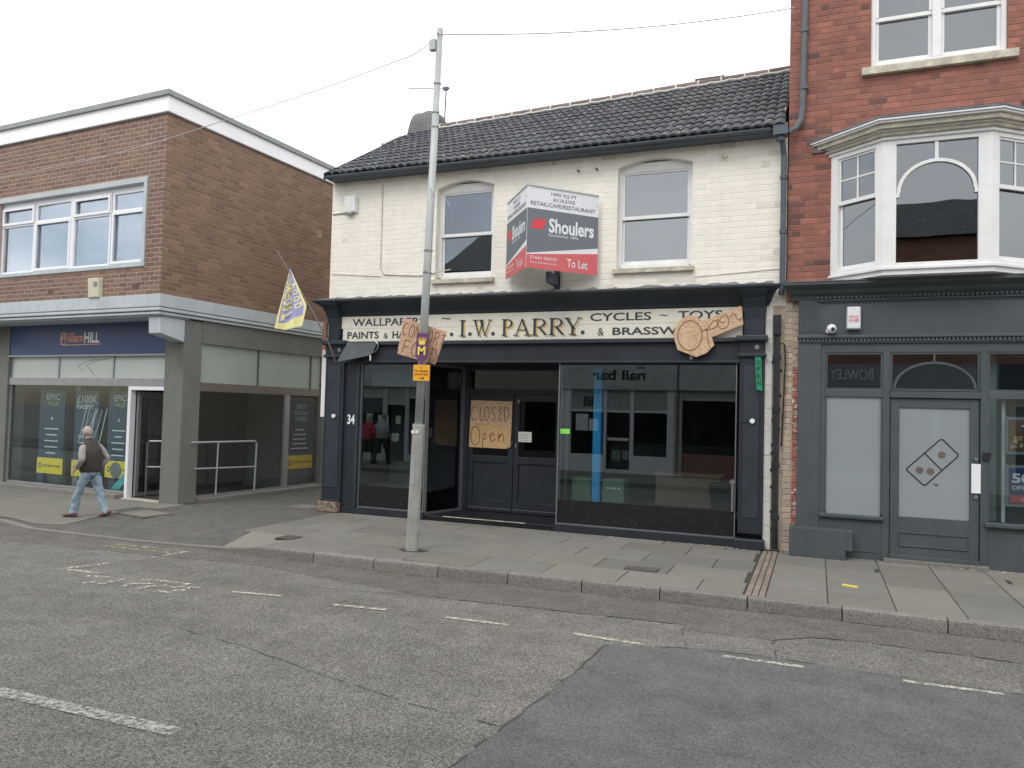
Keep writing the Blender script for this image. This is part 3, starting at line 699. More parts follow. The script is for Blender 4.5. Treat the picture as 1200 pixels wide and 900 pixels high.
for s in range(11):
    p = roofp(RX0, s/12); q = roofp(RX0, (s+1)/12+.01)
    vg.add([p+Vector((-.03, 0, .03)), p+Vector((.02, 0, .045)), q+Vector((.02, 0, .045)), q+Vector((-.03, 0, .03)), p+Vector((-.03, 0, -.10)), q+Vector((-.03, 0, -.10))], [(0, 1, 2, 3), (0, 3, 5, 4)])
vg.build('verge', M['tile'], roof)
# chimney stub
ch = MB(); cr_ = random.Random(9); rg = []
for z, k in ((7.3, 1.1), (7.95, 1.06), (8.15, 1.0), (8.36, .95), (8.48, .86), (8.54, .66), (8.555, .3)):
    ring = []
    for a in range(14):
        t = 2*math.pi*a/14; cx, sx_ = math.cos(t), math.sin(t)
        sq = 1/max(abs(cx), abs(sx_))**.75
        ring.append((-8.26+.40*k*cx*sq*(1+cr_.uniform(-.05, .05))+(.05 if z > 8.3 else 0), 3.25+.34*k*sx_*sq, z+cr_.uniform(-.02, .02)))
    rg.append(ring)
ch.rings(rg).build('chimney', M['render'], roof)
B('ridge_vent', M['ridge'], roof, -2.28, -1.72, 3.12, 3.4, 8.25, 8.50, bevel=.01)
# gutter, fascia board, downpipe
MB().sweep_x([(-.29+.048*math.cos(t), 6.095+.048*math.sin(t)) for t in [math.pi+math.pi*k/8 for k in range(9)]] + [(-.29+.040*math.cos(t), 6.10+.04*math.sin(t)) for t in [2*math.pi-math.pi*k/8 for k in range(9)]], -8.36, -.66).build('gutter', M['gutter'], PB)
B('fascia_board', M['gutter'], PB, -8.36, -.46, -.235, .005, 6.055, 6.12)
dp = MB(); dp.box(-.63, -.43, -.30, -.12, 6.0, 6.16); dp.tube([(-.52, -.2, 6.02), (-.50, -.12, 5.88), (-.485, -.07, 5.75), (-.485, -.07, 3.9), (-.50, -.08, 3.7)], .042, 10)
dp.tube([(-.53, -.2, 6.03), (-.53, -.2, 5.93)], .06, 8)
for z in (5.4, 4.6): dp.tube([(-.485, -.07, z), (-.485, -.07, z+.06)], .053, 10)
dp.build('rain_pipe', M['gutter'], PB, smooth=False)
lp = MB(); lp.box(-.60, -.49, -.17, -.04, 3.12, 3.40); lp.tube([(-.545, -.09, 3.3), (-.545, -.09, .03)], .045, 10)
for z in (2.75, 2.0, 1.2, .45): lp.tube([(-.545, -.09, z), (-.545, -.09, z+.07)], .06, 10)
for k in range(22):
    z = .2+k*.12; lp.sphere((-.545+random.uniform(-.06, .06), -.08, z), .022, .02, .03, 6, 4)
lp.tube([(-.50, -.06, 3.0), (-.44, -.05, 2.98), (-.43, -.05, 2.7), (-.45, -.05, 2.1), (-.47, -.05, 1.5)], .012, 6)
lp.build('black_downpipe', M['pipe'], PB)
B('party_wall', M['creamold'], PB, -.72, -.26, .013, .3, 0, 3.9)
brickwork(PB, M['pier'], Matrix.Translation((0, -.02, 0)), -.715, -.605, 0.0, 3.74, .34, .24, [], name='painted_block', proud=.01, joint=.006)
B('pier_core', M['pier'], PB, -.712, -.608, -.02, .03, 0, 3.74)
brickwork(PB, M['creamold'], Matrix.Translation((0, .01, 0)), -.46, -.335, 0.12, 3.55, .086, .125, [], proud=.006)
brickwork(PB, M['redold'], Matrix.Translation((0, .01, 0)), -.335, -.255, 0.12, 2.65, .086, .08, [], name='red_painted_brick', proud=.012)
brickwork(PB, M['creamold'], Matrix.Translation((0, .01, 0)), -.335, -.255, 2.65, 3.55, .086, .08, [], proud=.008)

# shopfront
E_ = PB
corn_prof = [(.05, 3.56), (-.08, 3.56), (-.09, 3.60), (-.16, 3.68), (-.18, 3.72), (-.26, 3.76), (-.33, 3.79), (-.35, 3.80), (-.35, 3.83), (.05, 3.86)]
MB().sweep_x(corn_prof, -8.33, -.66, [.0, .0, .02, .06, .08, .12, .17, .19, .19, .0]).build('cornice', M['navy2'], E_)
fl_ = MB(); fr_ = random.Random(4); n = 90; vs = []
for i in range(n+1):
    x = -8.5+(7.88)*i/n; a = 3.885+fr_.uniform(-.02, .028); vs += [(x, -.352, 3.828), (x, -.352+fr_.uniform(0, .02), 3.842), (x, -.05, a), (x, .0, a+.02)]
fl_.add(vs, [(i*4+k, i*4+4+k, i*4+5+k, i*4+1+k) for i in range(n) for k in range(3)]); fl_.build('lead_flashing', M['leadgrey'], E_)
B('frieze', M['navy2'], E_, -8.30, -.72, -.035, .05, 3.05, 3.575)
sp = MB(); sp.add([(-8.07, -.06, 3.56), (-1.03, -.06, 3.56), (-1.02, -.06, 3.09), (-8.01, -.06, 3.09), (-8.07, -.03, 3.56), (-1.03, -.03, 3.56), (-1.02, -.03, 3.09), (-8.01, -.03, 3.09)], [(3, 2, 1, 0), (4, 5, 6, 7), (0, 1, 5, 4), (1, 2, 6, 5), (2, 3, 7, 6), (3, 0, 4, 7)])
sign = MB(); sign.box(-8.06, -1.035, -.06, -.034, 3.328, 3.548); sign.box(-8.03, -1.03, -.0575, -.034, 3.095, 3.326)
sgn = sign.build('sign_board', M['signwhite'], E_, bevel=.003)
YS = -.0605
def sw(t_, x, z, wd, h, bold): txt(t_, x, z, YS, wd, h, bold, th=.002).build('lettering', M['letter'], sgn)
for a_ in (('WALLPAPERS', -7.83, 3.37, 1.48, .135, .018), ('PAINTS', -7.93, 3.145, .66, .128, .022), ('&', -7.17, 3.145, .09, .10, .002), ('HARDWARE', -6.99, 3.145, 1.02, .128, .024), ('~', -6.02, 3.455, .17, .035, .01),
           ('CYCLES', -3.37, 3.375, .98, .128, .018), ('~', -2.26, 3.43, .12, .03, .01), ('TOYS', -1.98, 3.38, .66, .125, .018), ('&', -3.24, 3.145, .10, .12, .002), ('BRASSWARE.', -3.00, 3.15, 1.55, .12, .018)): sw(*a_)
# big roman letters with an ochre shade
def arc_band(cx, cz, ro, ri, rzo, rzi, a0, a1, n=12):
    return list(zip(arc(cx, cz, ro, rzo, a0, a1, n), arc(cx, cz, ri, rzi, a0, a1, n)))
def roman(ch, x, z, wd, h, mb, y):
    T = .20; t = .055                       # thick and thin strokes, as parts of the height
    def P(pts): mb.prism([(x+p[0]*wd, z+p[1]*h) for p in pts], y-.002, y)
    k = h/wd
    def rect(a, b, c, d): P([(a, b), (c, b), (c, d), (a, d)])
    T_ = T*k*.8; t_ = t*k; sf = .045
    if ch == 'I': rect(.5-T_/2, 0, .5+T_/2, 1); rect(.15, 0, .85, sf); rect(.15, 1-sf, .85, 1)
    if ch in 'PR':
        rect(.12, 0, .12+T_, 1); rect(0, 0, .12+T_+.12, sf); rect(0, 1-sf, .3, 1); rect(.12+T_, 1-.05, .45, 1); rect(.12+T_, .46, .45, .51)
        b = arc_band(.45, .73, .47, .47-T_*.95, .27, .22, -90, 90)
        for (o1, i1), (o2, i2) in zip(b, b[1:]): P([o1, o2, i2, i1])
    if ch == 'R':
        P([(.40, .48), (.40+T_*1.1, .48), (1.0, .03), (1.0, 0), (.86, 0)])
    if ch == 'A':
        P([(.10, 0), (.10+t_, 0), (.55, .98), (.46, .98)]); P([(.43, 1), (.43+T_*.7, 1), (.93, 0), (.93-T_, 0)]); rect(.25, .31, .70, .36); rect(-.02, 0, .27, sf); rect(.62, 0, 1.02, sf)
    if ch == 'Y':
        P([(.05, 1), (.05+T_, 1), (.56, .45), (.56, .40), (.44, .40)]); P([(.86, 1), (.92, 1), (.56, .42), (.50, .42)]); rect(.5-T_/2, 0, .5+T_/2, .48); rect(.28, 0, .72, sf); rect(-.04, 1-sf, .36, 1); rect(.74, 1-sf, 1.04, 1)
    if ch == 'W':
        P([(.04, 1), (.04+T_*.8, 1), (.36, .0), (.30, 0)]); P([(.30, 0), (.345, 0), (.56, .95), (.50, 1)]); P([(.36, 1), (.36+T_*.8, 1), (.70, 0), (.64, 0)]); P([(.64, 0), (.69, 0), (.96, 1), (.91, 1)])
        rect(-.04, 1-sf, .28, 1); rect(.32, 1-sf, .58, 1); rect(.82, 1-sf, 1.03, 1)
    if ch == '.': mb.prism([(x+.0325*math.cos(2*math.pi*i/12)+wd/2, z+.036+.0325*math.sin(2*math.pi*i/12)) for i in range(12)], y-.002, y)
LT = [('.', -5.26, .07), ('I', -4.925, .15), ('.', -4.72, .07), ('W', -4.50, .44), ('.', -4.03, .07), ('P', -3.83+.0, .24)]
def px2x(px, pyy=384): # facade x at pixel px on the sign plane
    d = fw + CR*(px-600)/F_PX + CU*(450-pyy)/F_PX; t = (-.06-CAM.y)/d.y; return CAM.x+d.x*t
for chh, pa, pb in (('.', 527, 532), ('I', 537, 547), ('.', 548.5, 553.5), ('W', 554.5, 575.5), ('.', 575.5, 580.5), ('P', 588, 602), ('A', 602, 622), ('R', 623, 641), ('R', 643, 661), ('Y', 661.5, 681), ('.', 680, 686)):
    xa, xb = px2x(pa), px2x(pb)
    big = MB(); roman(chh, xa, 3.165, xb-xa, .275, big, YS-.003); lo_ = big.build('name_letter', M['letter'], sgn)
    if chh != '.':
        sh = MB(); roman(chh, xa+.028, 3.145, xb-xa, .275, sh, YS-.0005); sh.build('letter_shade', M['ochre'], lo_)
B('lower_moulding', M['navy2'], E_, -8.33, -.70, -.15, .02, 3.02, 3.088, bevel=.012)
B('architrave', M['navy'], E_, -7.95, -1.02, -.075, .05, 2.74, 3.02)
B('architrave_bead', M['navy2'], E_, -7.95, -1.02, -.10, -.06, 2.712, 2.742, bevel=.006)
# pilasters and console heads
def pil(x0, x1, stone):
    MB().box(x0, x1, -.10, .03, .22, 2.80).build('pilaster', M['navy'], E_, bevel=.006)
    B('capital', M['navy2'], E_, x0-.03, x1+.03, -.15, .02, 2.80, 2.85, bevel=.008)
    B('capital_block', M['navy'], E_, x0, x1, -.12, .02, 2.85, 3.03)
    B('console_cap', M['navy2'], E_, x0-.05, x1+.05, -.20, .02, 3.03, 3.11, bevel=.015)
    B('pilaster_panel', M['navy2'], E_, x0+.06, x1-.06, -.112, -.09, .45, 2.66, bevel=.004)
    for kx, kz in ((x0+.1, 2.94),):
        MB().tube([(x1-.10, -.118, kz), (x1-.10, -.13, kz)], .035, 10).build('rosette', M['silver'], E_)
def console(x0, x1):
    prof = [(0.02, 3.11), (-.10, 3.11), (-.11, 3.35), (-.14, 3.52), (-.22, 3.66), (-.30, 3.74), (-.33, 3.79), (.02, 3.80)]
    MB().sweep_x(prof, x0, x1, [0, 0, 0, .01, .03, .06, .08, .06]).build('console', M['navy2'], E_)
pil(-8.35, -7.95, True); pil(-1.06, -.72, False); console(-8.31, -8.09); console(-1.0, -.73)
stn = MB(); stn.box(-8.40, -7.97, -.16, .05, 0, .20); stn.build('stone_plinth', M['oldstone'], E_, bevel=.02)
B('plinth', M['navy'], E_, -8.36, -7.95, -.13, .03, .20, .235, bevel=.01)
B('plinth', M['navy'], E_, -1.11, -.68, -.17, .04, -.01, .15, bevel=.02)
for (x, z) in ((-8.12, 1.74), (-.87, 1.86)):
    MB().tube([(x, -.10, z), (x, -.15, z)], .036, 12).build('round_stud', M['white'], E_)
    MB().tube([(x, -.118, z), (x-.05 if x > -2 else x+.05, -.118, z-.01), (x-.2 if x > -2 else x+.2, -.115, z-.02)], .006, 5).build('stud_cable', M['navy2'], E_)
# left window
def shopwin(x0, x1, z0=.515, z1=2.71):
    f = MB(); f.box(x0, x0+.016, -.035, .04, .13, z1); f.box(x1-.016, x1, -.035, .035, .13, z1); f.box(x0+.016, x1-.016, -.034, .035, .128, .142)
    fo = f.build('window_frame', M['silver'], E_)
    B('head_bead', M['navy'], fo, x0+.016, x1-.016, -.02, .035, z1-.03, z1)
    B('pane', M['g_low'], fo, x0+.016, x1-.016, -.004, .004, z0, z1-.03)
    B('black_riser', M['black'], fo, x0+.016, x1-.016, -.008, .03, .142, z0)
    return fo
w_l = shopwin(-7.62, -6.29); w_r = shopwin(-3.875, -1.10)
B('window_post', M['navy'], E_, -7.95, -7.62, -.05, .05, .13, 2.71); B('window_post_bead', M['navy2'], E_, -7.70, -7.64, -.075, -.04, .13, 2.71, bevel=.01)
txt('34', -7.875, 1.60, -.052, .155, .175, .03, th=.003).build('house_number', M['whiteprint'], E_)
B('stallriser', M['navy'], E_, -7.97, -6.27, -.06, .1, 0, .128, bevel=.008); B('stallriser', M['navy'], E_, -3.90, -1.08, -.06, .1, 0, .128, bevel=.008)
B('window_floor', M['dark2'], E_, -7.9, -6.45, .07, 1.5, .40, .44); B('window_floor', M['dark'], E_, -3.7, -1.0, .07, 1.6, .40, .44)
B('window_back', M['dark2'], E_, -7.9, -6.45, 1.5, 1.55, .44, 2.9)
B('window_back', M['dark'], E_, -3.4, -1.0, 1.62, 1.66, .44, 1.4)
B('shop_ceiling', M['dark'], E_, -8.1, -.7, .06, 3.6, 2.72, 2.78)
B('inner_header', M['dark2'], E_, -7.6, -6.5, .3, .34, 2.3, 2.6)
B('shop_side_wall', M['dark'], E_, -8.35, -8.1, .05, 3.6, 0, 2.8); B('shop_side_wall', M['dark'], E_, -.98, -.75, .06, 3.6, 0, 2.8)
# recess with splayed lights and a pair of doors
B('recess_step', M['black'], E_, -6.27, -3.90, -.03, .97, 0, .09, bevel=.008)
B('step_nosing', M['sill'], E_, -5.9, -4.4, -.042, -.028, .082, .094)
spl = MB()
def splay(xa, ya, xb, yb, name):
    v = Vector((xb-xa, yb-ya, 0)); Lg = v.length; ang = math.atan2(v.y, v.x); D = Matrix.Translation((xa, ya, 0)) @ Matrix.Rotation(ang, 4, 'Z')
    f = MB(D); f.box(0, .03, -.03, .03, .09, 2.71); f.box(Lg-.06, Lg, -.03, .03, .09, 2.71); f.box(.03, Lg-.06, -.03, .03, .09, .125); f.box(.03, Lg-.06, -.03, .03, 2.66, 2.71)
    fo = f.build('window_frame', M['silver'] if name else M['navy'], E_); B('pane', M['g_door'], fo, .03, Lg-.06, -.004, .004, .12, 2.66, D=D)
splay(-6.29, .0, -6.03, .93, 1); splay(-4.03, .93, -3.87, .03, 1)
B('recess_ceiling', M['navy'], E_, -6.4, -3.8, .05, 1.0, 2.705, 2.72)
DY = .95
df = MB(); df.box(-6.06, -5.92, DY-.03, DY+.07, .09, 2.70); df.box(-4.13, -4.0, DY-.03, DY+.07, .09, 2.70); df.box(-5.92, -4.13, DY-.03, DY+.07, 2.22, 2.31); df.box(-5.92, -4.13, DY-.03, DY+.07, 2.64, 2.70); 
dfo = df.build('door_frame', M['navy'], E_, bevel=.004)
B('fanlight', M['g_door'], dfo, -5.90, -4.15, DY, DY+.006, 2.31, 2.64)
for (a, b) in ((-5.915, -5.03), (-5.02, -4.135)):
    d = MB(); d.box(a, a+.10, DY-.02, DY+.03, .10, 2.215); d.box(b-.10, b, DY-.02, DY+.03, .10, 2.215); d.box(a+.10, b-.10, DY-.02, DY+.03, .10, .30); d.box(a+.10, b-.10, DY-.02, DY+.03, .98, 1.10); d.box(a+.10, b-.10, DY-.02, DY+.03, 2.09, 2.215); d.box(a+.1, b-.1, DY+.005, DY+.02, .30, .98)
    do = d.build('door', M['navy'], E_, bevel=.004)
    B('pane', M['g_door'], do, a+.10, b-.10, DY+.005, DY+.009, 1.10, 2.09)
    B('kick_strip', M['silver'], do, a+.02, b-.02, DY-.024, DY-.018, .155, .165)
MB().tube([(-5.06, DY-.05, 1.28), (-5.06, DY-.06, 1.38)], .014, 8).build('door_handle', M['silver'], E_)
B('lock_plate', M['silver'], E_, -4.99, -4.96, DY-.03, DY-.02, 1.27, 1.34); B('lock_plate', M['silver'], E_, -5.055, -5.03, DY-.03, DY-.02, 1.33, 1.37)
B('grey_box', M['greyblind'], E_, -4.96, -4.92, DY-.03, DY-.015, 2.06, 2.12)
B('hanging_clip', M['silver'], E_, -1.79, -1.745, -.10, -.075, 2.76, 2.93)

# ================================================================== BETTING SHOP BUILDING (left, turned 3.5 degrees)
TH = rad(3.5); DL = Matrix.Translation((-11.022, -.819, 0)) @ Matrix.Rotation(-TH, 4, 'Z')
LB = empty('betting_shop_building', DL, 'two storey brown brick building with white roof edge, blue grey band and corner glass shop', 'building')
DS = DL @ Matrix(((0, -1, 0, 0), (1, 0, 0, 0), (0, 0, 1, 0), (0, 0, 0, 1)))      # x along the side wall to the back, y into the building
def BL(name, mt, x0, x1, y0, y1, z0, z1, parent=None, **k): return B(name, mt, parent or LB, x0, x1, y0, y1, z0, z1, D=DL, **k)
FY = -.57
WL = (-4.90, -.45, 4.40, 6.06)
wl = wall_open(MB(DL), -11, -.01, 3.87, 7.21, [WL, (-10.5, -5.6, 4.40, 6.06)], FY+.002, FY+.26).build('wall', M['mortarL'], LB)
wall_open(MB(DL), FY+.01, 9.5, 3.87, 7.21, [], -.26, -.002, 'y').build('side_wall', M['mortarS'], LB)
BL('back_wall', M['mortarS'], -11, 0, 9.5, 9.7, 0, 7.3); BL('roof_deck', M['coping'], -11, -.02, FY+.05, 9.5, 7.21, 7.4)
BL('upper_floor', M['dark2'], -11, -.1, FY+.02, 9.5, 3.55, 3.8)
BL('ceiling', M['dark2'], -11, -.3, .15, 9, 3.1, 3.2)
brickwork(LB, M['brickL'], DL @ Matrix.Translation((0, FY, 0)), -11, .0, 3.87, 7.21, .0857, .235, [WL, (-10.5, -5.6, 4.40, 6.06)], joint=.014)
brickwork(LB, M['brickS'], DS, FY, 5.2, 3.87, 7.21, .0857, .235, [(3.62, 3.80, 5.86, 5.98)], joint=.011)
for (x, z) in ((-3.1, 4.04), (-.66, 4.03)):
    av = MB(DL); av.box(x-.1, x+.1, FY-.002, FY+.04, z-.06, z+.06); a_ = av.build('air_brick', M['brickR'], LB)
    for k in range(4): B('slot', M['dark'], a_, x-.08+k*.045, x-.055+k*.045, FY-.004, FY+.0, z-.045, z+.045, D=DL)
MB(DS).box(3.62, 3.80, .004, .05, 5.86, 5.98).build('air_brick', M['dark'], LB)
# roof edge
def edge(name, mt, z0, z1, p, bevel=.004, y2=9.7, x2=-11):
    m = MB(DL); m.slab([(x2, FY-p), (p, FY-p), (p, y2), (-.12, y2), (-.12, FY+.12), (x2, FY+.12)], z0, z1); return m.build(name, mt, LB, bevel=bevel)
edge('roof_fascia', M['fasciaW'], 7.21, 7.50, .05); edge('roof_coping', M['coping'], 7.50, 7.60, .10); edge('fascia_drip', M['coping'], 7.192, 7.212, .035)
# band above the shop
edge('band', M['bluegrey'], 3.64, 3.87, .045, .008); edge('band_groove', M['conc_dark'], 3.615, 3.64, .055)
edge('band_moulding', M['bluegrey'], 3.56, 3.615, .085, .01); edge('band_groove', M['conc_dark'], 3.545, 3.56, .07); edge('band_lip', M['bluegrey'], 3.495, 3.545, .06, .01)
BL('soffit', M['bluegrey'], -11, .0, FY, .1, 3.47, 3.493)
for x in (-.30, -6.2):
    MB(DL).add([(x, -.56, 3.46), (x+.30, -.56, 3.46), (x+.30, 0, 3.46), (x, 0, 3.46), (x, -.54, 3.16), (x+.30, -.54, 3.16), (x+.30, 0, 3.04), (x, 0, 3.04)], [(0, 1, 2, 3), (7, 6, 5, 4), (0, 4, 5, 1), (1, 5, 6, 2), (3, 2, 6, 7), (0, 3, 7, 4)]).build('bracket', M['bluegrey'], LB, bevel=.01)
# piers
BL('corner_pier', M['conc'], -.50, .0, .0, .42, 0, 3.47, bevel=.012); BL('pier', M['conc'], -6.0, -5.30, .0, .4, 0, 3.47, bevel=.012)
BL('side_beam', M['conc'], -.30, -.0, .42, 9.5, 3.06, 3.495); BL('end_pier', M['greenroom'], -.32, -.004, 4.02, 4.6, 0, 3.06); BL('side_brick_return', M['mortarS'], -.3, -.02, 4.6, 9.5, 0, 3.06)
# front shop window
sgL = BL('shop_sign', M['blue_sign'], -5.30, -.50, .02, .12, 2.84, 3.47)
BL('sign_lip', M['silver'], -5.30, -.50, .0, .12, 2.80, 2.835)
sc_ = txt('William', -3.60, 3.09, .0195, .70, .20, .012, D=DL, shear=.35); sc_.ribbon([(-3.62, 3.06), (-3.50, 3.035), (-2.35, 3.045)], .018, .019); sc_.ribbon(arc(-3.50, 3.17, .12, .12, 60, 300, 12), .02, .019)
sc_.build('script_lettering', M['orangeprint'], sgL); txt('HILL', -2.87, 3.075, .0195, .46, .215, .03, D=DL).build('block_lettering', M['whiteprint'], sgL)
fr = MB(DL)
for x in (-5.30, -3.72, -2.04, -.53): fr.box(x, x+.035, .06, .12, 2.36, 2.80)
fr.box(-5.30, -.495, .03, .13, 2.20, 2.36)
tf = fr.build('transom_frame', M['alu'], LB, bevel=.004)
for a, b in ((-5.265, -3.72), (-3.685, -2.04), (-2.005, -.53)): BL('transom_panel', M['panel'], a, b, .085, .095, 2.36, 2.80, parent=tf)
ck = MB(DL); cyy = .0842
for st in ([(-3.10, 2.60), (-2.85, 2.70), (-2.55, 2.74)], [(-2.85, 2.62), (-2.6, 2.70), (-2.2, 2.76)], [(-2.85, 2.62), (-2.70, 2.50), (-2.60, 2.42)], [(-3.10, 2.58), (-2.95, 2.52)]): ck.ribbon(st, .012, cyy, .001)
ck.build('crack_marks', M['conc'], tf)
gf = MB(DL)
gf.box(-5.30, -5.25, .06, .13, .12, 2.20); gf.box(-5.25, -1.50, .05, .13, .10, .14)
gfo = gf.build('glazing_frame', M['alu'], LB, bevel=.004)
for a, b in ((-5.25, -3.55), (-3.545, -1.50)): BL('pane', M['g_bet'], a, b, .085, .095, .14, 2.20, parent=gfo)
dfm = MB(DL); dfm.box(-1.50, -1.42, .02, .14, .03, 2.20); dfm.box(-1.42, -.50, .02, .14, 2.13, 2.20); dfm.box(-.53, -.50, .04, .14, .03, 2.13)
dfm.build('door_frame', M['upvc'], LB, bevel=.004)
dl = MB(DL); dl.box(-1.40, -1.35, .15, 1.0, .05, .12); dl.box(-1.40, -1.35, .15, 1.0, 2.0, 2.1); dl.box(-1.40, -1.35, .15, .22, .12, 2.0); dl.box(-1.40, -1.35, .93, 1.0, .12, 2.0)
dlo = dl.build('open_door', M['alu'], LB); BL('pane', M['g_bet'], -1.378, -1.372, .22, .93, .12, 2.0, parent=dlo)
BL('step', M['kerb'], -5.35, -1.52, -.16, .06, -.02, .10, bevel=.015); BL('door_sill', M['sill'], -1.52, -.5, -.04, .5, -.02, .03)
BL('side_step', M['kerb'], -.06, .14, .42, 4.6, -.02, .09, bevel=.015)
# interior
BL('floor', M['dark'], -11, -.3, .14, 9, .0, .035); BL('inner_wall', M['greenroom'], -11, -.35, 3.2, 3.3, .03, 3.1); BL('end_wall', M['greenroom'], -11.1, -11, -.5, 9.7, 0, 7.2)
BL('inner_partition', M['greenroom'], -6.2, -6.1, .2, 3.2, .03, 3.1); BL('side_screen', M['greenroom'], -5.25, -4.55, .9, .95, .03, 2.9); BL('door_lobby_wall', M['dark'], -1.60, -1.55, .6, 3.2, .03, 3.1)
for x, wd in ((-4.80, .20), (-3.62, .16), (-2.50, .22)): BL('window_post', M['blue_sign'] if wd != .16 else M['alu'], x, x+wd, .42, .52, .03, 2.9)
BL('counter', M['dark2'], -3.5, -2.0, 2.2, 2.7, .03, 1.1); BL('wall_screen', M['dark'], -2.4, -1.5, 3.12, 3.2, 1.4, 2.0)
BL('notice_board', M['dark2'], -.9, -.4, 3.1, 3.2, 1.2, 1.7)
# side glazing
sf = MB(DS); sf.box(.42, 4.02, .04, .10, 2.14, 2.31); 
sf.build('side_rail', M['bronze'], LB, bevel=.005)
sf = MB(DS)
for u in (.42, 1.96, 3.62, 3.98): sf.box(u, u+.04, .05, .10, 2.31, 3.06)
tf2 = sf.build('side_transom_frame', M['conc_dark'], LB)
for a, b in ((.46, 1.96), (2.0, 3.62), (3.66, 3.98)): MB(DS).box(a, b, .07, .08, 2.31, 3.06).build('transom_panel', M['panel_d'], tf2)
sf = MB(DS); sf.box(.42, .45, .05, .10, .09, 2.14); sf.box(2.80, 2.83, .03, .10, .09, 2.14); sf.box(2.86, 2.98, .05, .10, .09, 2.14); sf.box(3.96, 4.02, .05, .10, .09, 2.14); sf.box(.42, 4.02, .04, .10, .09, .13)
gf2 = sf.build('side_glazing_frame', M['alu'], LB)
for a, b in ((.45, 2.80), (2.98, 3.96)): MB(DS).box(a, b, .07, .08, .13, 2.14).build('pane', M['g_side'], gf2)
# upstairs upvc window
wy = FY+.07
fm = MB(DL); fm.box(-4.90, -.45, FY-.03, FY+.10, 5.965, 6.06); fm.box(-.53, -.45, FY-.03, FY+.10, 4.40, 5.965); fm.box(-4.90, -.53, FY-.03, FY+.12, 4.40, 4.47)
sur = fm.build('window_surround', M['bluegrey'], LB, bevel=.006)
fm = MB(DL)
lights = [(-4.90, -3.82), (-3.80, -2.66), (-2.62, -1.52), (-1.49, -.53)]
for a, b in lights: fm.box(a, a+.05, wy, wy+.06, 4.47, 5.90); fm.box(b-.05, b, wy, wy+.06, 4.47, 5.90); fm.box(a+.05, b-.05, wy, wy+.06, 4.47, 4.53); fm.box(a+.05, b-.05, wy, wy+.06, 5.84, 5.90); fm.box(a+.05, b-.05, wy, wy+.06, 5.46, 5.54)
fm.box(-2.70, -2.58, wy-.01, wy+.0, 4.47, 5.90); fm.box(-4.90, -.53, wy+.005, wy+.055, 5.90, 5.965)
wfr = fm.build('window_frame', M['upvc'], sur, bevel=.004)
cs = MB(DL)
for (a, b), kind in zip(lights, ('t', 'b', 't', 'b')):       # opening casements stand a little proud
    z0, z1 = (5.50, 5.86) if kind == 't' else (4.50, 5.50)
    if kind == 'b' and a > -2: z0, z1 = 4.50, 5.50
    cs.box(a+.02, a+.075, wy-.025, wy-.001, z0, z1); cs.box(b-.075, b-.02, wy-.025, wy-.001, z0, z1); cs.box(a+.075, b-.075, wy-.025, wy-.001, z0, z0+.055); cs.box(a+.075, b-.075, wy-.025, wy-.001, z1-.055, z1)
cs.build('casement', M['upvc'], wfr, bevel=.004)
for a, b in lights:
    BL('pane', M['g_bluewin'], a+.05, b-.05, wy+.03, wy+.034, 4.53, 5.46, parent=wfr); BL('pane', M['g_bluewin'], a+.05, b-.05, wy+.03, wy+.034, 5.54, 5.84, parent=wfr)
bl = MB(DL); x = -4.85
while x < -.6:
    bl.add([(x, wy+.16, 4.5), (x+.085, wy+.20, 4.5), (x+.085, wy+.20, 5.9), (x, wy+.16, 5.9)], [(0, 1, 2, 3)]); x += .112
bl.build('vertical_blind', M['blind'], wfr, kind='stuff')
BL('room_back', M['dark2'], -11, -.3, .6, .65, 3.9, 7.2)
fm2 = MB(DL); fm2.box(-10.5, -5.6, FY+.04, FY+.1, 4.40, 4.5); fm2.box(-10.5, -5.6, FY+.04, FY+.1, 5.95, 6.06)
for k in range(5): fm2.box(-10.5+k*1.2, -10.4+k*1.2, FY+.04, FY+.1, 4.5, 5.95)
f2o = fm2.build('window_frame', M['upvc'], LB); BL('pane', M['g_bluewin'], -10.4, -5.7, FY+.06, FY+.065, 4.5, 5.95, parent=f2o)

# ================================================================== RED BRICK BUILDING (right)
RB = empty('red_brick_building', (2.5, 0, 0), 'tall red brick building with white bay window above a slate grey shopfront', 'building')
W3 = (.66, 2.32, 6.925, 8.9)
OB = (.17, 2.69, 3.9, 5.72); W4 = (3.6, 5.2, 6.925, 8.9)
wall_open(MB(), -.425, 7, 3.6, 9.6, [W3, OB, W4], .002, .3).build('wall', M['mortarR'], RB)
wall_open(MB(), .3, 7, 3.6, 9.6, [], -.42, -.2, 'y').build('side_wall', M['mortarR'], RB)
M['brickSoot'] = mat('sooty_red_brick', (.125, .075, .068), .9, .2, 2, 60, .12, .3, rnd=.25, tint=(.17, .085, .07))
def sootp(x, z):
    p = 0.03
    if -.15 < x < 3.2 and 5.9 < z < 6.22: p = .75 - (z-5.9)*1.5
    if x < -.12 and 4.6 < z < 6.35: p = max(p, .65*(1-(x+.42)/.32))
    if x < .1 and 5.5 < z < 6.0: p = max(p, .35)
    return p
brickwork(RB, M['brickR'], IDM, -.425, 7, 3.60, 9.6, .0866, .236, [W3, OB, W4], bond='flemish', joint=.011, stain=(M['brickSoot'], sootp))
brickwork(RB, M['brickR'], Matrix.Translation((-.42, 0, 0)) @ Matrix(((0, 1, 0, 0), (-1, 0, 0, 0), (0, 0, 1, 0), (0, 0, 0, 1))), -3.6, 0, 6.1, 9.6, .0866, .236, [], bond='flemish', joint=.011, name='gable_brick', limit=120)
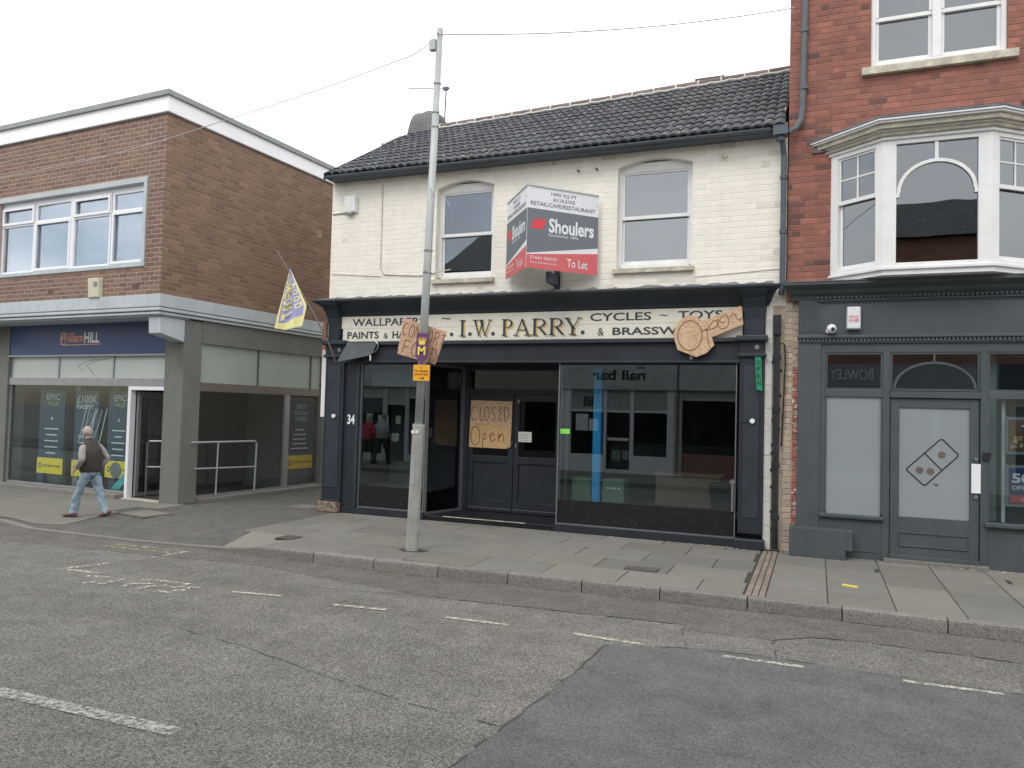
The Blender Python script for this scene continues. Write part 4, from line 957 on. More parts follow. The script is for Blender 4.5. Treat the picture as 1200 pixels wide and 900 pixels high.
B('upper_floor', M['dark'], RB, -.2, 7, .3, 6, 5.9, 6.0); B('room_back', M['dark'], RB, -.2, 7, 2.4, 2.5, 0, 9.6); B('floor', M['dark2'], RB, -.2, 7, .0, 2.5, 3.45, 3.55)
B('roof_deck', M['dark'], RB, -.42, 7, .1, 7, 9.6, 9.7); B('ground_floor', M['dark2'], RB, -.2, 7, .0, 2.5, .02, .06)
gt = MB(); gt.sweep_x([(-.02, 8.86), (-.22, 8.92), (-.24, 8.99), (-.02, 9.02)], -.45, 7); gt.build('eaves_gutter', M['gutter'], RB)
# pipe on the brick face
pp = MB(); pp.tube([(-.21, -.06, 8.9), (-.24, -.06, 6.45), (-.26, -.07, 6.25), (-.33, -.10, 6.13), (-.43, -.13, 6.06)], .045, 10)
for z in (8.3, 7.55, 6.7): pp.tube([(-.225, -.06, z), (-.225, -.06, z+.07)], .058, 10)
pp.build('downpipe', M['pipegrey'], RB)
# top sash pair
def twin(x0, x1, z0, z1, zr):
    y = .10; f = MB(); t = .06; xm = (x0+x1)/2
    f.box(x0, x0+t, y-.05, y+.1, z0, z1); f.box(x1-t, x1, y-.05, y+.1, z0, z1); f.box(xm-.055, xm+.055, y-.05, y+.1, z0+.06, z1); f.box(x0+t, x1-t, y-.05, y+.1, z0, z0+.06)
    fo = f.build('window_frame', M['white'], RB, bevel=.006)
    for a, b in ((x0+t, xm-.055), (xm+.055, x1-t)):
        s = MB(); s.box(a, a+.045, y+.02, y+.06, z0+.06, zr); s.box(b-.045, b, y+.02, y+.06, z0+.06, zr); s.box(a+.045, b-.045, y+.02, y+.06, z0+.06, z0+.13); s.box(a, b, y-.01, y+.05, zr-.01, zr+.045)
        s.box(a, a+.04, y-.02, y+.015, zr+.045, z1); s.box(b-.04, b, y-.02, y+.015, zr+.045, z1)
        s.build('sash', M['white'], fo, bevel=.003)
        B('pane', M['g_up2'], fo, a+.04, b-.04, y+.038, y+.042, z0+.12, zr); B('pane', M['g_up2'], fo, a+.035, b-.035, y-.004, y, zr+.04, z1)
        B('blind', M['greyblind'], fo, a, b, y+.3, y+.31, z0+.1, z1)  # same added plane, there only to lighten these panes
    MB().add([(x0-.12, -.08, z0-.13), (x1+.12, -.08, z0-.13), (x1+.12, -.08, z0-.02), (x0-.12, -.08, z0-.02), (x0-.12, .1, z0-.13), (x1+.12, .1, z0-.13), (x1+.12, .1, z0+.0), (x0-.12, .1, z0+.0)], [(0, 1, 2, 3), (4, 7, 6, 5), (0, 4, 5, 1), (3, 2, 6, 7), (0, 3, 7, 4), (1, 5, 6, 2)]).build('stone_sill', M['sill'], RB, bevel=.008)
twin(W3[0], W3[1], W3[2], W3[3], 7.62); twin(W4[0], W4[1], W4[2], W4[3], 7.62)
# canted bay
BA = MB().slab([(.15, .02), (.80, -.5), (2.06, -.5), (2.71, .02)], 3.86, 3.925).build('bay_window', M['white'], RB)
cnr = [(.15, .0), (.80, -.5), (2.06, -.5), (2.71, .0)]
MB().slab([(.10, .02), (.78, -.53), (2.08, -.53), (2.76, .02)], 3.925, 3.965).build('bay_sill', M['white'], BA, bevel=.006)
MB().slab([(.15, .05), (.80, -.47), (2.06, -.47), (2.71, .05)], 5.69, 5.72).build('bay_ceiling', M['greyblind'], BA)
def off_poly(d):
    k = .385*d
    return [(.15-d*1.28, .006), (.80-k*1.0, -.5-d), (2.06+k*1.0, -.5-d), (2.71+d*1.28, .006)]
for z0, z1, d, mt in ((5.68, 5.725, .03, 'white'), (5.725, 5.775, .07, 'sill'), (5.775, 5.795, .10, 'white'), (5.795, 5.86, .155, 'sill'), (5.86, 5.885, .20, 'white'), (5.885, 5.91, .225, 'white'), (5.91, 5.945, .23, 'leadgrey')):
    MB().slab(off_poly(d), z0, z1).build('bay_cornice' if mt != 'leadgrey' else 'lead_roof_edge', M[mt], BA, bevel=.006)
rf = MB(); o1 = off_poly(.225); rf.add([(*p, 5.945) for p in o1] + [(.25, .0, 6.02), (2.6, .0, 6.02)], [(0, 1, 4), (1, 2, 5, 4), (2, 3, 5)]); rf.build('lead_roof', M['leadgrey'], BA)
B('soot_course', M['leadgrey'], RB, -.10, .16, -.035, .01, 5.76, 5.80)
def facet(ai, bi, style):
    (xa, ya), (xb, yb) = cnr[ai], cnr[bi]; v = Vector((xb-xa, yb-ya, 0)); Lg = v.length; D = Matrix.Translation((xa, ya, 0)) @ Matrix.Rotation(math.atan2(v.y, v.x), 4, 'Z')
    f = MB(D); pw = .155 if style == 'arch' else .12; e = .002*(ai+1)
    f.box(0, pw, -.0+e, .08, 3.965, 5.68); f.box(Lg-pw, Lg, -.0+e, .08, 3.965, 5.68); f.box(pw, Lg-pw, -.0+e, .08, 5.62, 5.68); f.box(pw, Lg-pw, e, .08, 3.965, 4.02)
    fo = f.build('bay_frame', M['white'], BA, bevel=.004)
    a, b = pw, Lg-pw; y = .03
    if style == 'arch':
        B('pane', M['g_up2'], fo, a, b, y+.02, y+.024, 4.02, 5.62, D=D)
        s = MB(D); cx = (a+b)/2; R_ = (b-a)/2-.005; pts = arc(cx, 4.96, R_, .43, 0, 180, 20)
        for p, q in zip(pts, pts[1:]):
            n1 = Vector((p[0]-cx, (p[1]-4.96)*R_/.43)).normalized(); n2 = Vector((q[0]-cx, (q[1]-4.96)*R_/.43)).normalized()
            s.prism([p, (p[0]-n1.x*.045, p[1]-n1.y*.045), (q[0]-n2.x*.045, q[1]-n2.y*.045), q], y-.012, y+.019)
        s.box(cx-.022, cx+.022, y-.010, y+.019, 5.38, 5.62); s.box(a, a+.04, y-.014, y+.019, 4.90, 4.96); s.box(b-.04, b, y-.014, y+.019, 4.90, 4.96)
        s.build('arched_glazing_bar', M['white'], fo, bevel=.003)
    else:
        s = MB(D); zr = 4.97; xm = (a+b)/2
        s.box(a, a+.03, y-.005, y+.03, zr, 5.62); s.box(b-.03, b, y-.005, y+.03, zr, 5.62); s.box(a+.03, b-.03, y-.005, y+.03, 5.59, 5.62); s.box(a, b, y-.012, y+.03, zr-.02, zr+.035)
        s.box(xm-.012, xm+.012, y, y+.025, zr+.035, 5.59); s.box(a+.03, xm-.012, y, y+.025, 5.29, 5.312); s.box(xm+.012, b-.03, y, y+.025, 5.29, 5.312)
        s.box(a, a+.04, y+.032, y+.06, 4.02, zr); s.box(b-.04, b, y+.032, y+.06, 4.02, zr); s.box(a+.04, b-.04, y+.032, y+.06, 4.02, 4.08)
        s.build('sash', M['white'], fo, bevel=.003)
        B('pane', M['g_up2'], fo, a+.03, xm-.01, y+.012, y+.016, 5.31, 5.59, D=D); B('pane', M['g_up2'], fo, xm+.01, b-.03, y+.012, y+.016, 5.31, 5.59, D=D)
        B('pane', M['g_up2'], fo, a+.03, xm-.01, y+.012, y+.016, zr+.03, 5.29, D=D); B('pane', M['g_up2'], fo, xm+.01, b-.03, y+.012, y+.016, zr+.03, 5.29, D=D)
        B('pane', M['g_up2'], fo, a+.035, b-.035, y+.045, y+.049, 4.07, zr, D=D)
facet(0, 1, 'sash'); facet(1, 2, 'arch'); facet(2, 3, 'sash')
# grey shopfront
G = M['greyfront']; SY = -.10
def BR(name, x0, x1, y0, y1, z0, z1, mt=None, **k): return B(name, mt or G, k.pop('parent', RB), x0, x1, y0, y1, z0, z1, **k)
MB().sweep_x([(0, 3.60), (-.10, 3.60), (-.12, 3.66), (-.17, 3.70), (-.20, 3.74), (-.28, 3.78), (-.31, 3.80), (-.31, 3.835), (0, 3.875)], -.36, 7, [0, 0, 0, .02, .03, .06, .09, .09, .0]).build('cornice', G, RB)
MB().sweep_x([(-.32, 3.836), (-.32, 3.85), (-.02, 3.90), (0, 3.88)], -.44, 7).build('cornice_lead', M['leadgrey'], RB)
den = MB(); x = -.02
while x < 3.2: den.box(x, x+.028, -.155, -.10, 3.612, 3.645); x += .056
den.box(-.02, 7, -.135, -.09, 3.585, 3.605); den.build('upper_dentils', G, RB, kind='stuff')
BR('fascia', .02, 7, -.09, .1, 3.10, 3.59); BR('fascia_bead', .02, 7, -.105, -.08, 3.56, 3.585)
BR('fascia_moulding', -.27, 7, -.15, .02, 3.055, 3.10, bevel=.01)
den = MB(); x = -.24
while x < 3.2: den.box(x, x+.026, -.14, -.08, 3.005, 3.05); x += .049
den.build('lower_dentils', G, RB, kind='stuff'); BR('dentil_bed', -.26, 7, -.115, .02, 2.985, 3.055)
BR('head_rail', .04, 7, -.09, .1, 2.86, 2.985)
BR('pilaster', -.26, .05, -.11, .1, .02, 2.985, bevel=.006)
BR('fluted_block', -.255, .025, -.105, .05, 3.10, 3.60)
for k in range(8): BR('flute', -.235+k*.032, -.219+k*.032, -.118, -.10, 3.15, 3.56)
BR('door_post', .845, .93, -.10, .06, .02, 2.86, bevel=.005); BR('door_post', 2.005, 2.085, -.10, .06, .02, 2.86, bevel=.005); BR('post', .05, .105, -.10, .06, .02, 2.86, bevel=.005)
BR('transom', .105, .845, -.10, .06, 2.235, 2.33, bevel=.005); BR('transom', .93, 2.005, -.115, .06, 2.235, 2.32, bevel=.005); BR('transom', 2.085, 7, -.10, .06, 2.235, 2.33, bevel=.005)
BR('post', 3.95, 4.05, -.10, .06, .02, 2.86)
for a, b in ((.105, .845), (.93, 2.005), (2.085, 3.95)):
    ff = MB(); ff.box(a, a+.03, -.08, -.04, 2.33, 2.86); ff.box(b-.03, b, -.08, -.04, 2.33, 2.86); ff.box(a+.03, b-.03, -.08, -.04, 2.33, 2.36); ff.box(a+.03, b-.03, -.08, -.04, 2.83, 2.86)
    fo = ff.build('fanlight_frame', G, RB); BR('pane', a+.03, b-.03, -.062, -.058, 2.36, 2.83, mt=M['g_low'], parent=fo)
s = MB(); pts = arc(1.467, 2.36, .50, .37, 0, 180, 18)
for p, q in zip(pts, pts[1:]):
    n1 = Vector((p[0]-1.467, p[1]-2.36)).normalized()*.035; n2 = Vector((q[0]-1.467, q[1]-2.36)).normalized()*.035
    s.prism([p, (p[0]-n1.x, p[1]-n1.y), (q[0]-n2.x, q[1]-n2.y), q], -.09, -.064)
s.box(1.455, 1.48, -.085, -.064, 2.73, 2.83); s.build('fanlight_arch', G, RB, bevel=.003)
# frosted side light and its panelling
ff = MB(); ff.box(.105, .13, -.09, -.04, .62, 2.235); ff.box(.82, .845, -.09, -.04, .62, 2.235); fo = ff.build('sidelight_frame', G, RB)
BR('frosted_pane', .13, .82, -.07, -.064, .60, 2.235, mt=M['frost'], parent=fo)
BR('window_sill', .04, .86, -.145, .02, .545, .60, bevel=.012); BR('riser_panel', .05, .845, -.09, .05, .0, .545)
BR('riser_moulding', .12, .80, -.10, -.085, .10, .13)
# door
dd = MB(); dd.box(.94, 1.05, -.08, -.03, .09, 2.225); dd.box(1.885, 1.995, -.08, -.03, .09, 2.225); dd.box(1.05, 1.885, -.08, -.03, 2.10, 2.225); dd.box(1.05, 1.885, -.08, -.03, .09, .62); dd.box(.93, 2.005, -.13, -.03, .05, .10)
do = dd.build('door', G, RB, bevel=.004); BR('frosted_pane', 1.05, 1.885, -.06, -.054, .62, 2.10, mt=M['frost'], parent=do)
pn = MB()
for (x0, x1, z0, z1) in ((1.05, 1.885, .40, .415), (1.05, 1.885, .22, .235), (1.05, 1.065, .235, .40), (1.87, 1.885, .235, .40)): pn.box(x0, x1, -.094, -.079, z0, z1)
pn.build('raised_panel', G, do, bevel=.003)
lg = MB(); c1 = [(1.14, 1.265), (1.555, 1.685), (1.765, 1.475), (1.36, 1.045)]
lg.ribbon([(1.15, 1.275), (1.545, 1.680), (1.575, 1.680), (1.755, 1.49), (1.755, 1.465), (1.375, 1.06), (1.345, 1.06), (1.145, 1.25), (1.15, 1.275)], .016, -.0605); lg.ribbon([(1.36, 1.49), (1.56, 1.275)], .016, -.0605)
txt('TM', 1.46, 1.055, -.0605, .06, .03, .004, mb=lg); lg.build('door_emblem', M['ink'], do)
for (cx, cz) in ((1.565, 1.475), (1.30, 1.255), (1.43, 1.245)): MB().prism([(cx+.048*math.cos(2*math.pi*i/20), cz+.048*math.sin(2*math.pi*i/20)) for i in range(20)], -.062, -.0602).build('emblem_dot', M['bronze'], do)
BR('push_plate', 1.905, 2.01, -.10, -.081, .99, 1.375, mt=M['upvc'], parent=do)
for z in (1.44, .94): MB().tube([(1.955, -.075, z), (1.955, -.105, z)], .028, 12).build('lock_cylinder', M['silver'], do)
BR('latch_box', 2.03, 2.12, -.13, -.10, 1.43, 1.53, mt=M['ink'])
BR('door_step', .86, 2.1, -.20, .1, -.01, .05, mt=M['kerb'], bevel=.01)
# right shop window
ff = MB(); ff.box(2.085, 2.11, -.09, -.04, .62, 2.235); fo = ff.build('window_frame', G, RB)
BR('pane', 2.11, 3.95, -.07, -.064, .62, 2.235, mt=M['g_low'], parent=fo); BR('window_sill', 2.05, 7, -.16, .02, .56, .62, bevel=.012); BR('riser_panel', 2.085, 7, -.09, .05, .0, .56)
BR('far_window_panel', 4.05, 7, -.07, .0, .62, 2.235, mt=M['frost']); BR('far_fanlight', 3.95, 7, -.07, 0, 2.33, 2.86, mt=M['frost'])
BR('window_upright', 2.27, 2.31, .03, .06, .62, 2.235, mt=M['upvc']); BR('inner_panel', 2.11, 2.26, .30, .34, .6, 2.86, mt=M['panel']); BR('inner_ceiling', -.2, 7, -.05, 2.4, 2.93, 3.0, mt=M['osb'])
BR('inner_wall', -.2, 7, 1.6, 1.7, .06, 2.93, mt=M['dark2'])

# ================================================================== buildings across the street (behind the viewer, seen in the windows)
OY = -12.62
DO = Matrix.Translation((0, OY, 0)) @ Matrix.Rotation(math.pi, 4, 'Z')      # local x runs to world -x, face looks to +y
def opp(x0, x1, eave, ridge, mt, label, shop):
    R_ = empty('opposite_shop_building', (0.5*(x0+x1), OY-3, 0), label, 'building', group='shops across the street')
    D = DO; a, b = -x1, -x0
    ops = []; n = max(1, int((b-a)/2.2)); st = (b-a)/n
    for k in range(n): ops.append((a+st*k+st*.3, a+st*k+st*.7, min(4.5, eave-1.5), min(5.9, eave-.35)))
    wall_open(MB(D), a, b, 3.55, eave, ops, 0, .3).build('wall', mt, R_)
    for o in ops:
        f = MB(D); f.box(o[0], o[0]+.06, .08, .14, o[2], o[3]); f.box(o[1]-.06, o[1], .08, .14, o[2], o[3]); f.box(o[0]+.06, o[1]-.06, .08, .14, o[3]-.06, o[3]); f.box(o[0]+.06, o[1]-.06, .08, .14, o[2], o[2]+.06); f.box(o[0]+.06, o[1]-.06, .07, .13, (o[2]+o[3])/2-.03, (o[2]+o[3])/2+.03)
        w_ = f.build('window', M['white'], R_); MB(D).box(o[0]+.06, o[1]-.06, .10, .11, o[2]+.06, o[3]-.06).build('pane', M['panel_d'], w_)
    MB(D).add([(a, -.25, eave), (b, -.25, eave), (b, 3.2, ridge), (a, 3.2, ridge), (a, 6.5, eave), (b, 6.5, eave)], [(0, 1, 2, 3), (3, 2, 5, 4), (0, 3, 4), (1, 5, 2)]).build('roof', M['tile'], R_)
    wall_open(MB(D), .3, 6.5, 0, eave, [], a, a+.2, 'y').build('side_wall', mt, R_)
    wall_open(MB(D), .3, 6.5, 0, eave, [], b-.2, b, 'y').build('side_wall', mt, R_)
    MB(D).box(a, b, 2.4, 2.6, 0, eave).build('inner_wall', M['dark2'], R_)
    for k in range(5): MB(D).box(a+.6+k*(b-a)/5.5, a+1.3+k*(b-a)/5.5, 1.2, 1.5, 0, 1.1+.3*(k % 3)).build('display', M[('oppcream', 'sage', 'oppgrey')[k % 3]], R_)
    return R_, D, a, b
M['oppbrick'] = mat('opposite_brick', (.26, .13, .09), .9, .2, 3); M['oppgrey'] = mat('opposite_render', (.50, .53, .53), .8, .1, 3); M['oppcream'] = mat('opposite_cream', (.55, .50, .40), .8, .1)
def oppfront(R_, D, sx0, sx1, signmt, trim, wins, sill=.6, top=2.55, riser=None):
    # positions in world x (right to left in local)
    def bx(n, mt, xa, xb, y0, y1, z0, z1, par=R_): return MB(D).box(-xb, -xa, y0, y1, z0, z1).build(n, mt, par)
    sg = bx('sign', signmt, sx0, sx1, -.10, .05, 2.72, 3.55)
    bx('shop_floor', M['dark'], sx0, sx1, .1, 2.4, 0, .05)
    xs_ = sorted(wins); last = sx0
    for (xa, xb, z0, z1) in xs_:
        bx('pier', trim, last, xa, -.02, .1, 0, 2.72); last = xb
        if z0 > .1: bx('riser', riser or trim, xa, xb, -.02, .1, 0, z0)
        bx('transom', trim, xa, xb, -.02, .1, z1, z1+.07)
        if z1 < 2.5: bx('fanlight', M['panel_d'], xa, xb, .03, .05, z1+.07, 2.72)
        bx('pane', M['g_door'], xa, xb, .03, .04, z0, z1)
    bx('pier', trim, last, sx1, -.02, .1, 0, 2.72)
    return sg
R1, D1, _, _ = opp(-8.15, -.2, 5.9, 7.3, M['oppbrick'], 'brick shop row with pale nail bar sign, behind the viewer', 0)
sg = oppfront(R1, D1, -8.0, -4.2, M['oppgrey'], M['upvc'], [(-7.62, -6.50, .58, 1.98), (-6.40, -5.62, .12, 1.97), (-5.50, -4.42, .58, 1.98)])
tm = MB(D1); txt('nail bar', 5.12, 3.02, -.102, 1.76, .34, .03, D=D1, mb=tm); txt('the', 5.14, 3.40, -.102, .28, .10, .01, D=D1, mb=tm); tm.build('lettering', M['ink'], sg)
for k in range(3): MB(D1).box(6.86+k*.13, 6.94+k*.13, .018, .028, 2.15, 2.5).build('bottle_print', M['ink'], R1)
for k in range(7): MB(D1).box(4.4+k*.52, 4.44+k*.52+.3*(k % 2), -.104, -.10, 2.80+.02*(k % 3), 2.83+.02*(k % 3)).build('sign_print', M['boardgrey'], R1)
MB(D1).box(4.05, 4.1, -.12, .05, 0, 3.6).build('downpipe', M['pipegrey'], R1)
dg = MB(D1); dg.box(5.66, 6.36, .0, .02, 1.05, 1.15); dg.build('door_rail', M['upvc'], R1)
for (x, z, wd, h, mt) in ((7.45, 1.35, .42, .55, 'paperw'), (7.0, 1.35, .3, .4, 'paperw'), (6.22, .4, .3, .35, 'sage'), (5.85, .45, .25, .3, 'greyblind')):
    MB(D1).box(x-wd, x, .012, .022, z, z+h).build('poster', M[mt], R1)
sg = oppfront(R1, D1, -4.2, -.2, M['oppgrey'], M['oppcream'], [(-3.95, -2.3, .72, 2.4), (-2.1, -.5, .72, 2.4)], riser=M['brickR'])
for k in range(9):
    MB(D1).tube([(2.45+k*.17, .35, 1.95-.10*math.sin(k/8*math.pi)), (2.6+k*.17, .35, 1.95-.10*math.sin((k+.6)/8*math.pi))], .02, 5).build('garland', M['paperw'], R1)
MB(D1).tube([(2.5, .4, .75), (2.7, .4, 1.4), (2.85, .4, 1.5), (3.0, .4, .8)], .03, 6).build('window_arch', M['paperw'], R1)
R2, D2, _, _ = opp(-20, -12.9, 5.2, 6.2, M['oppbrick'], 'low brick building with dark shop windows across the street, behind the viewer', 0)
R4, D4, _, _ = opp(-12.9, -8.15, 6.9, 8.95, M['oppbrick'], 'taller gabled brick building beside the nail bar, behind the viewer', 0)
sg = oppfront(R2, D2, -16.9, -12.9, M['oppgrey'], M['oppgrey'], [(-16.2, -14.9, .25, 2.3), (-14.7, -13.95, .1, 2.05), (-13.8, -13.05, .25, 2.3)])
oppfront(R4, D4, -12.9, -8.15, M['oppcream'], M['conc'], [(-11.5, -10.2, .5, 2.3), (-10.0, -8.4, .5, 2.3)])
oppfront(R2, D2, -20, -16.9, M['oppgrey'], M['conc'], [(-19.6, -17.2, .5, 2.3)])
for (x, z, wd, h) in ((15.1, 1.25, .45, .4), (15.6, 1.3, .25, .4), (14.35, 1.35, .2, .3), (14.5, .7, .3, .3)): MB(D2).box(x-wd, x, .012, .022, z, z+h).build('poster', M['paperw'], R2)
R3, D3, _, _ = opp(-.2, 11, 7.0, 8.8, M['oppbrick'], 'brick building with a pale lettered shop sign, behind the viewer', 0)
sg = oppfront(R3, D3, -.2, 4.6, M['greyblind'], M['oppgrey'], [(.2, 1.9, .5, 2.4), (2.1, 3.0, .1, 2.2), (3.2, 4.3, .5, 2.4)])
tm = MB(D3); txt('BOWLEY', -1.50, 3.10, -.102, 1.15, .30, .006, D=D3, mb=tm); tm.build('lettering', M['whiteprint'], sg)
oppfront(R3, D3, 4.6, 11, M['navy2'], M['oppcream'], [(5, 7, .5, 2.4), (7.4, 8.4, .1, 2.2), (8.8, 10.6, .5, 2.4)])
op = empty('opposite_pavement', (0, -11, 0), kind='structure')
B('paving', M['slabbed'], op, -80, 60, OY, -9.5, ZR-.05, -.01); B('kerb', M['kerb'], op, -80, 60, -9.5, -9.35, ZR-.05, .0)
for i in range(26):
    for j in range(4): B('paving_slab', M['slab'], op, -18+i*.9+.004, -17.1+i*.9-.004, -12.6+j*.77+.004, -11.83+j*.77-.004, -.04, .0)

# ================================================================== OBJECTS
# ---- lamp post stump / sign pole
def lean(z): return (-5.037+.0263*z, -2.63, z)
LP = empty('street_pole', (-5.037, -2.63, 0), 'tall leaning grey steel pole standing in the pavement before the black shopfront', 'pole')
MB().tube([lean(0), lean(.02), lean(1.60), lean(1.66), lean(1.70)], [.088, .086, .082, .080, .056], 20, caps=False).build('base_column', M['galvold'], LP, smooth=True)
MB().tube([lean(1.66), lean(3.7), lean(7.12)], [.058, .054, .043], 16).build('shaft', M['galv'], LP, smooth=True)
MB().tube([lean(1.66), lean(1.70)], [.084, .084], 20).build('collar', M['galv'], LP)
bd = MB()
for z in (3.75, 4.05, 6.35, 5.95, 5.75): bd.tube([lean(z), lean(z+.02)], .062 if z < 5 else .054, 14)
bd.tube([(-4.90, -2.69, 4.9), (-4.85, -2.69, 4.82), (-4.83, -2.66, 4.78)], .006, 5); bd.build('strap_band', M['silver'], LP)
x_, y_, z_ = lean(6.92); B('cable_box', M['galv'], LP, x_-.13, x_-.035, y_-.06, y_+.02, 6.82, 6.97, bevel=.006)
MB().tube([lean(7.03), (x_-.0, y_-.07, 7.03)], .012, 6).build('cable_hook', M['silver'], LP)
B('sticker', M['paperw'], LP, -5.055, -5.005, -2.718, -2.712, 1.575, 1.615); B('sticker', M['paperw'], LP, -4.995, -4.95, -2.716, -2.711, 1.58, 1.615); B('door_line', M['galv'], LP, -5.04, -4.99, -2.718, -2.712, .9, 1.25)
MB().slab([(-5.25, -2.62), (-5.12, -2.75), (-4.9, -2.72), (-4.82, -2.6), (-4.95, -2.52), (-5.15, -2.55)], .0, .006).build('foot_collar', M['tar'], LP)
# ---- chipboard comfort food sign behind the pole
def hand(mb, s, x, z, h, wds, y, wd=.014):
    G_ = {'C': [arc(.5, .5, .45, .5, 60, 310)], 'O': [arc(.5, .5, .42, .5, 95, 460, 18)], 'M': [[(.05, 0), (.12, 1), (.5, .4), (.9, 1), (.98, 0)]], 'F': [[(.2, 0), (.2, .95), (.95, .95)], [(.2, .5), (.7, .5)]],
          'R': [[(.15, 0), (.15, 1)], [(.0, .95), (.6, 1), (.9, .8), (.6, .55), (.2, .5)], [(.4, .5), (.95, .05)]], 'T': [[(.0, .95), (1, .95)], [(.5, .95), (.5, 0)]], 'D': [[(.2, .02), (.2, 1)], [(.0, .95), (.55, .98), (.95, .5), (.5, .0), (.1, .02)]],
          'L': [[(.35, 1), (.3, .1), (.6, .0), (1, .3)]], 'S': [[(.9, .95), (.4, 1), (.15, .75), (.8, .35), (.6, 0), (.15, .1)]], 'E': [[(.9, .85), (.5, 1), (.2, .75), (.6, .55), (.2, .25), (.5, 0), (.95, .15)]],
          'p': [[(.1, -.6), (.2, .5), (.55, .6), (.7, .35), (.5, .1), (.2, .2)]], 'e': [[(.1, .3), (.7, .45), (.5, .65), (.2, .55), (.1, .25), (.45, 0), (.9, .2)]], 'n': [[(.1, 0), (.25, .6), (.3, .3), (.6, .65), (.8, .4), (.85, 0)]]}
    cx = x
    for ch, wv in zip(s, wds):
        for st in G_.get(ch, []): mb.ribbon([(cx+p[0]*wv*.85, z+p[1]*h) for p in st], wd, y)
        cx += wv
    return mb
ang = -rad(16); DC = Matrix.Translation((-5.33, -2.545, 3.16)) @ Matrix.Rotation(rad(16.5), 4, 'Y')
cb = empty('chipboard_sign', DC, 'tilted pinkish chipboard sign reading COMFORT FOOD, fixed behind the pole above the purple sign', 'sign')
MB(DC).prism([(0, 0), (.70, 0), (.67, -.475), (.06, -.50)], 0, .018).build('board', M['osb3'], cb, bevel=.003)
hm = MB(DC); hand(hm, 'COMFORT', .04, -.22, .17, [.10]*7, -.0005, .009); hand(hm, 'FOOD', .10, -.46, .19, [.15]*4, -.0005, .009); hm.build('lettering', M['marker2'], cb)
# ---- purple market sign
DM = Matrix.Translation((-4.935, -2.72, 2.505)) @ Matrix.Rotation(rad(1.5), 4, 'Y')
ms = empty('market_sign', DM, 'narrow purple pointed sign with gold crown and letter M on the pole', 'sign')
MB(DM).prism([(-.095, .11), (.0, .0), (.085, .10), (.085, .42), (-.09, .42)], -.004, .006).build('plate', M['purple'], ms)
cw = MB(DM); cw.prism([(-.045, .265), (.04, .265), (.05, .32), (-.055, .32), (-.05, .30)], -.006, -.0042)
for k in range(5): cw.prism([(-.058+k*.024, .315), (-.040+k*.024, .315), (-.052+k*.0245, .372)], -.006, -.0042)
cw.build('crown_emblem', M['yellow'], ms); txt('M', -.060, .125, -.0042, .115, .115, .03, D=DM).build('lettering', M['yellow'], ms)
DN = Matrix.Translation((-5.055, -2.715, 2.285)) @ Matrix.Rotation(rad(.8), 4, 'Y')
ns = empty('parking_plate', DN, 'small amber plate reading No stopping market days on the pole below the purple sign', 'sign')
MB(DN).box(0, .25, -.006, .0, 0, .215).build('plate', M['orange'], ns, bevel=.002)
txt('No stopping', .025, .112, -.0062, .20, .038, .004, D=DN).build('lettering', M['ink'], ns); txt('market days', .025, .068, -.0062, .20, .038, .004, D=DN).build('lettering', M['ink'], ns)
nm = MB(DN); nm.box(.09, .15, -.0082, -.0062, .033, .041); nm.prism([(.145, .018), (.175, .037), (.145, .056)], -.0082, -.0062)
nm.build('arrow', M['ink'], ns); MB(DN).tube([(.12, -.006, .185), (.12, -.014, .185)], .016, 10).build('bolt', M['redold'], ns)
# ---- cables
def cable(name, pts, r, label, n=24, sag=0):
    mt_ = 'cablegrey' if name == 'overhead_cable' else 'reveal'
    P = [Vector(p) for p in pts]; out = []
    for a, b in zip(P, P[1:]):
        for i in range(n): t = i/n; q = a.lerp(b, t); q.z -= sag*4*t*(1-t); out.append(q)
    out.append(P[-1]); return MB().tube(out, r, 6).build(name, M[mt_], None, label=label, cat='cable')
cable('overhead_cable', [(-4.83, -2.66, 7.03), (-.38, -.10, 7.92)], .008, 'thin overhead cable from the pole top to the red brick wall', sag=.12)
cable('overhead_cable', [(-5.0, -2.66, 6.93), (-5.47, -2.6, 6.80), (-9.0, -2.3, 6.44), (-12.3, -2.0, 6.24), (-24, -1.5, 6.1)], .0065, 'thin overhead cable running left from the box on the pole', sag=.03)
cable('wall_cable', [(-7.32, -.012, 5.95), (-7.31, -.012, 4.42), (-7.24, -.012, 4.30), (-6.5, -.014, 4.25), (-5.9, -.02, 4.33)], .010, 'thin grey cable clipped down the cream wall left of the pole', n=4)
cable('wall_cable', [(-8.35, -.012, 4.36), (-7.3, -.014, 4.27)], .006, 'thin cable along the cream wall above the left end of the shopfront', n=4)
cable('wall_cable', [(-1.75, -.01, 4.03), (-.5, -.01, 4.10)], .005, 'thin cable along the cream wall right of the right hand sill', n=4)
# ---- roof aerial
ae = empty('roof_aerial', (-7.70, 3.02, 8.0), 'thin aerial mast with one long arm on the tiled roof behind the pole', 'aerial')
MB().tube([(-7.70, 3.02, 8.0), (-7.67, 3.02, 9.02)], .018, 6).build('mast', M['pipegrey'], ae); MB().tube([(-7.57, 3.02, 8.99), (-8.62, 3.0, 9.12)], .010, 6).build('arm', M['pipegrey'], ae)
B('clamp', M['pipegrey'], ae, -7.74, -7.62, 2.99, 3.05, 8.96, 9.03)
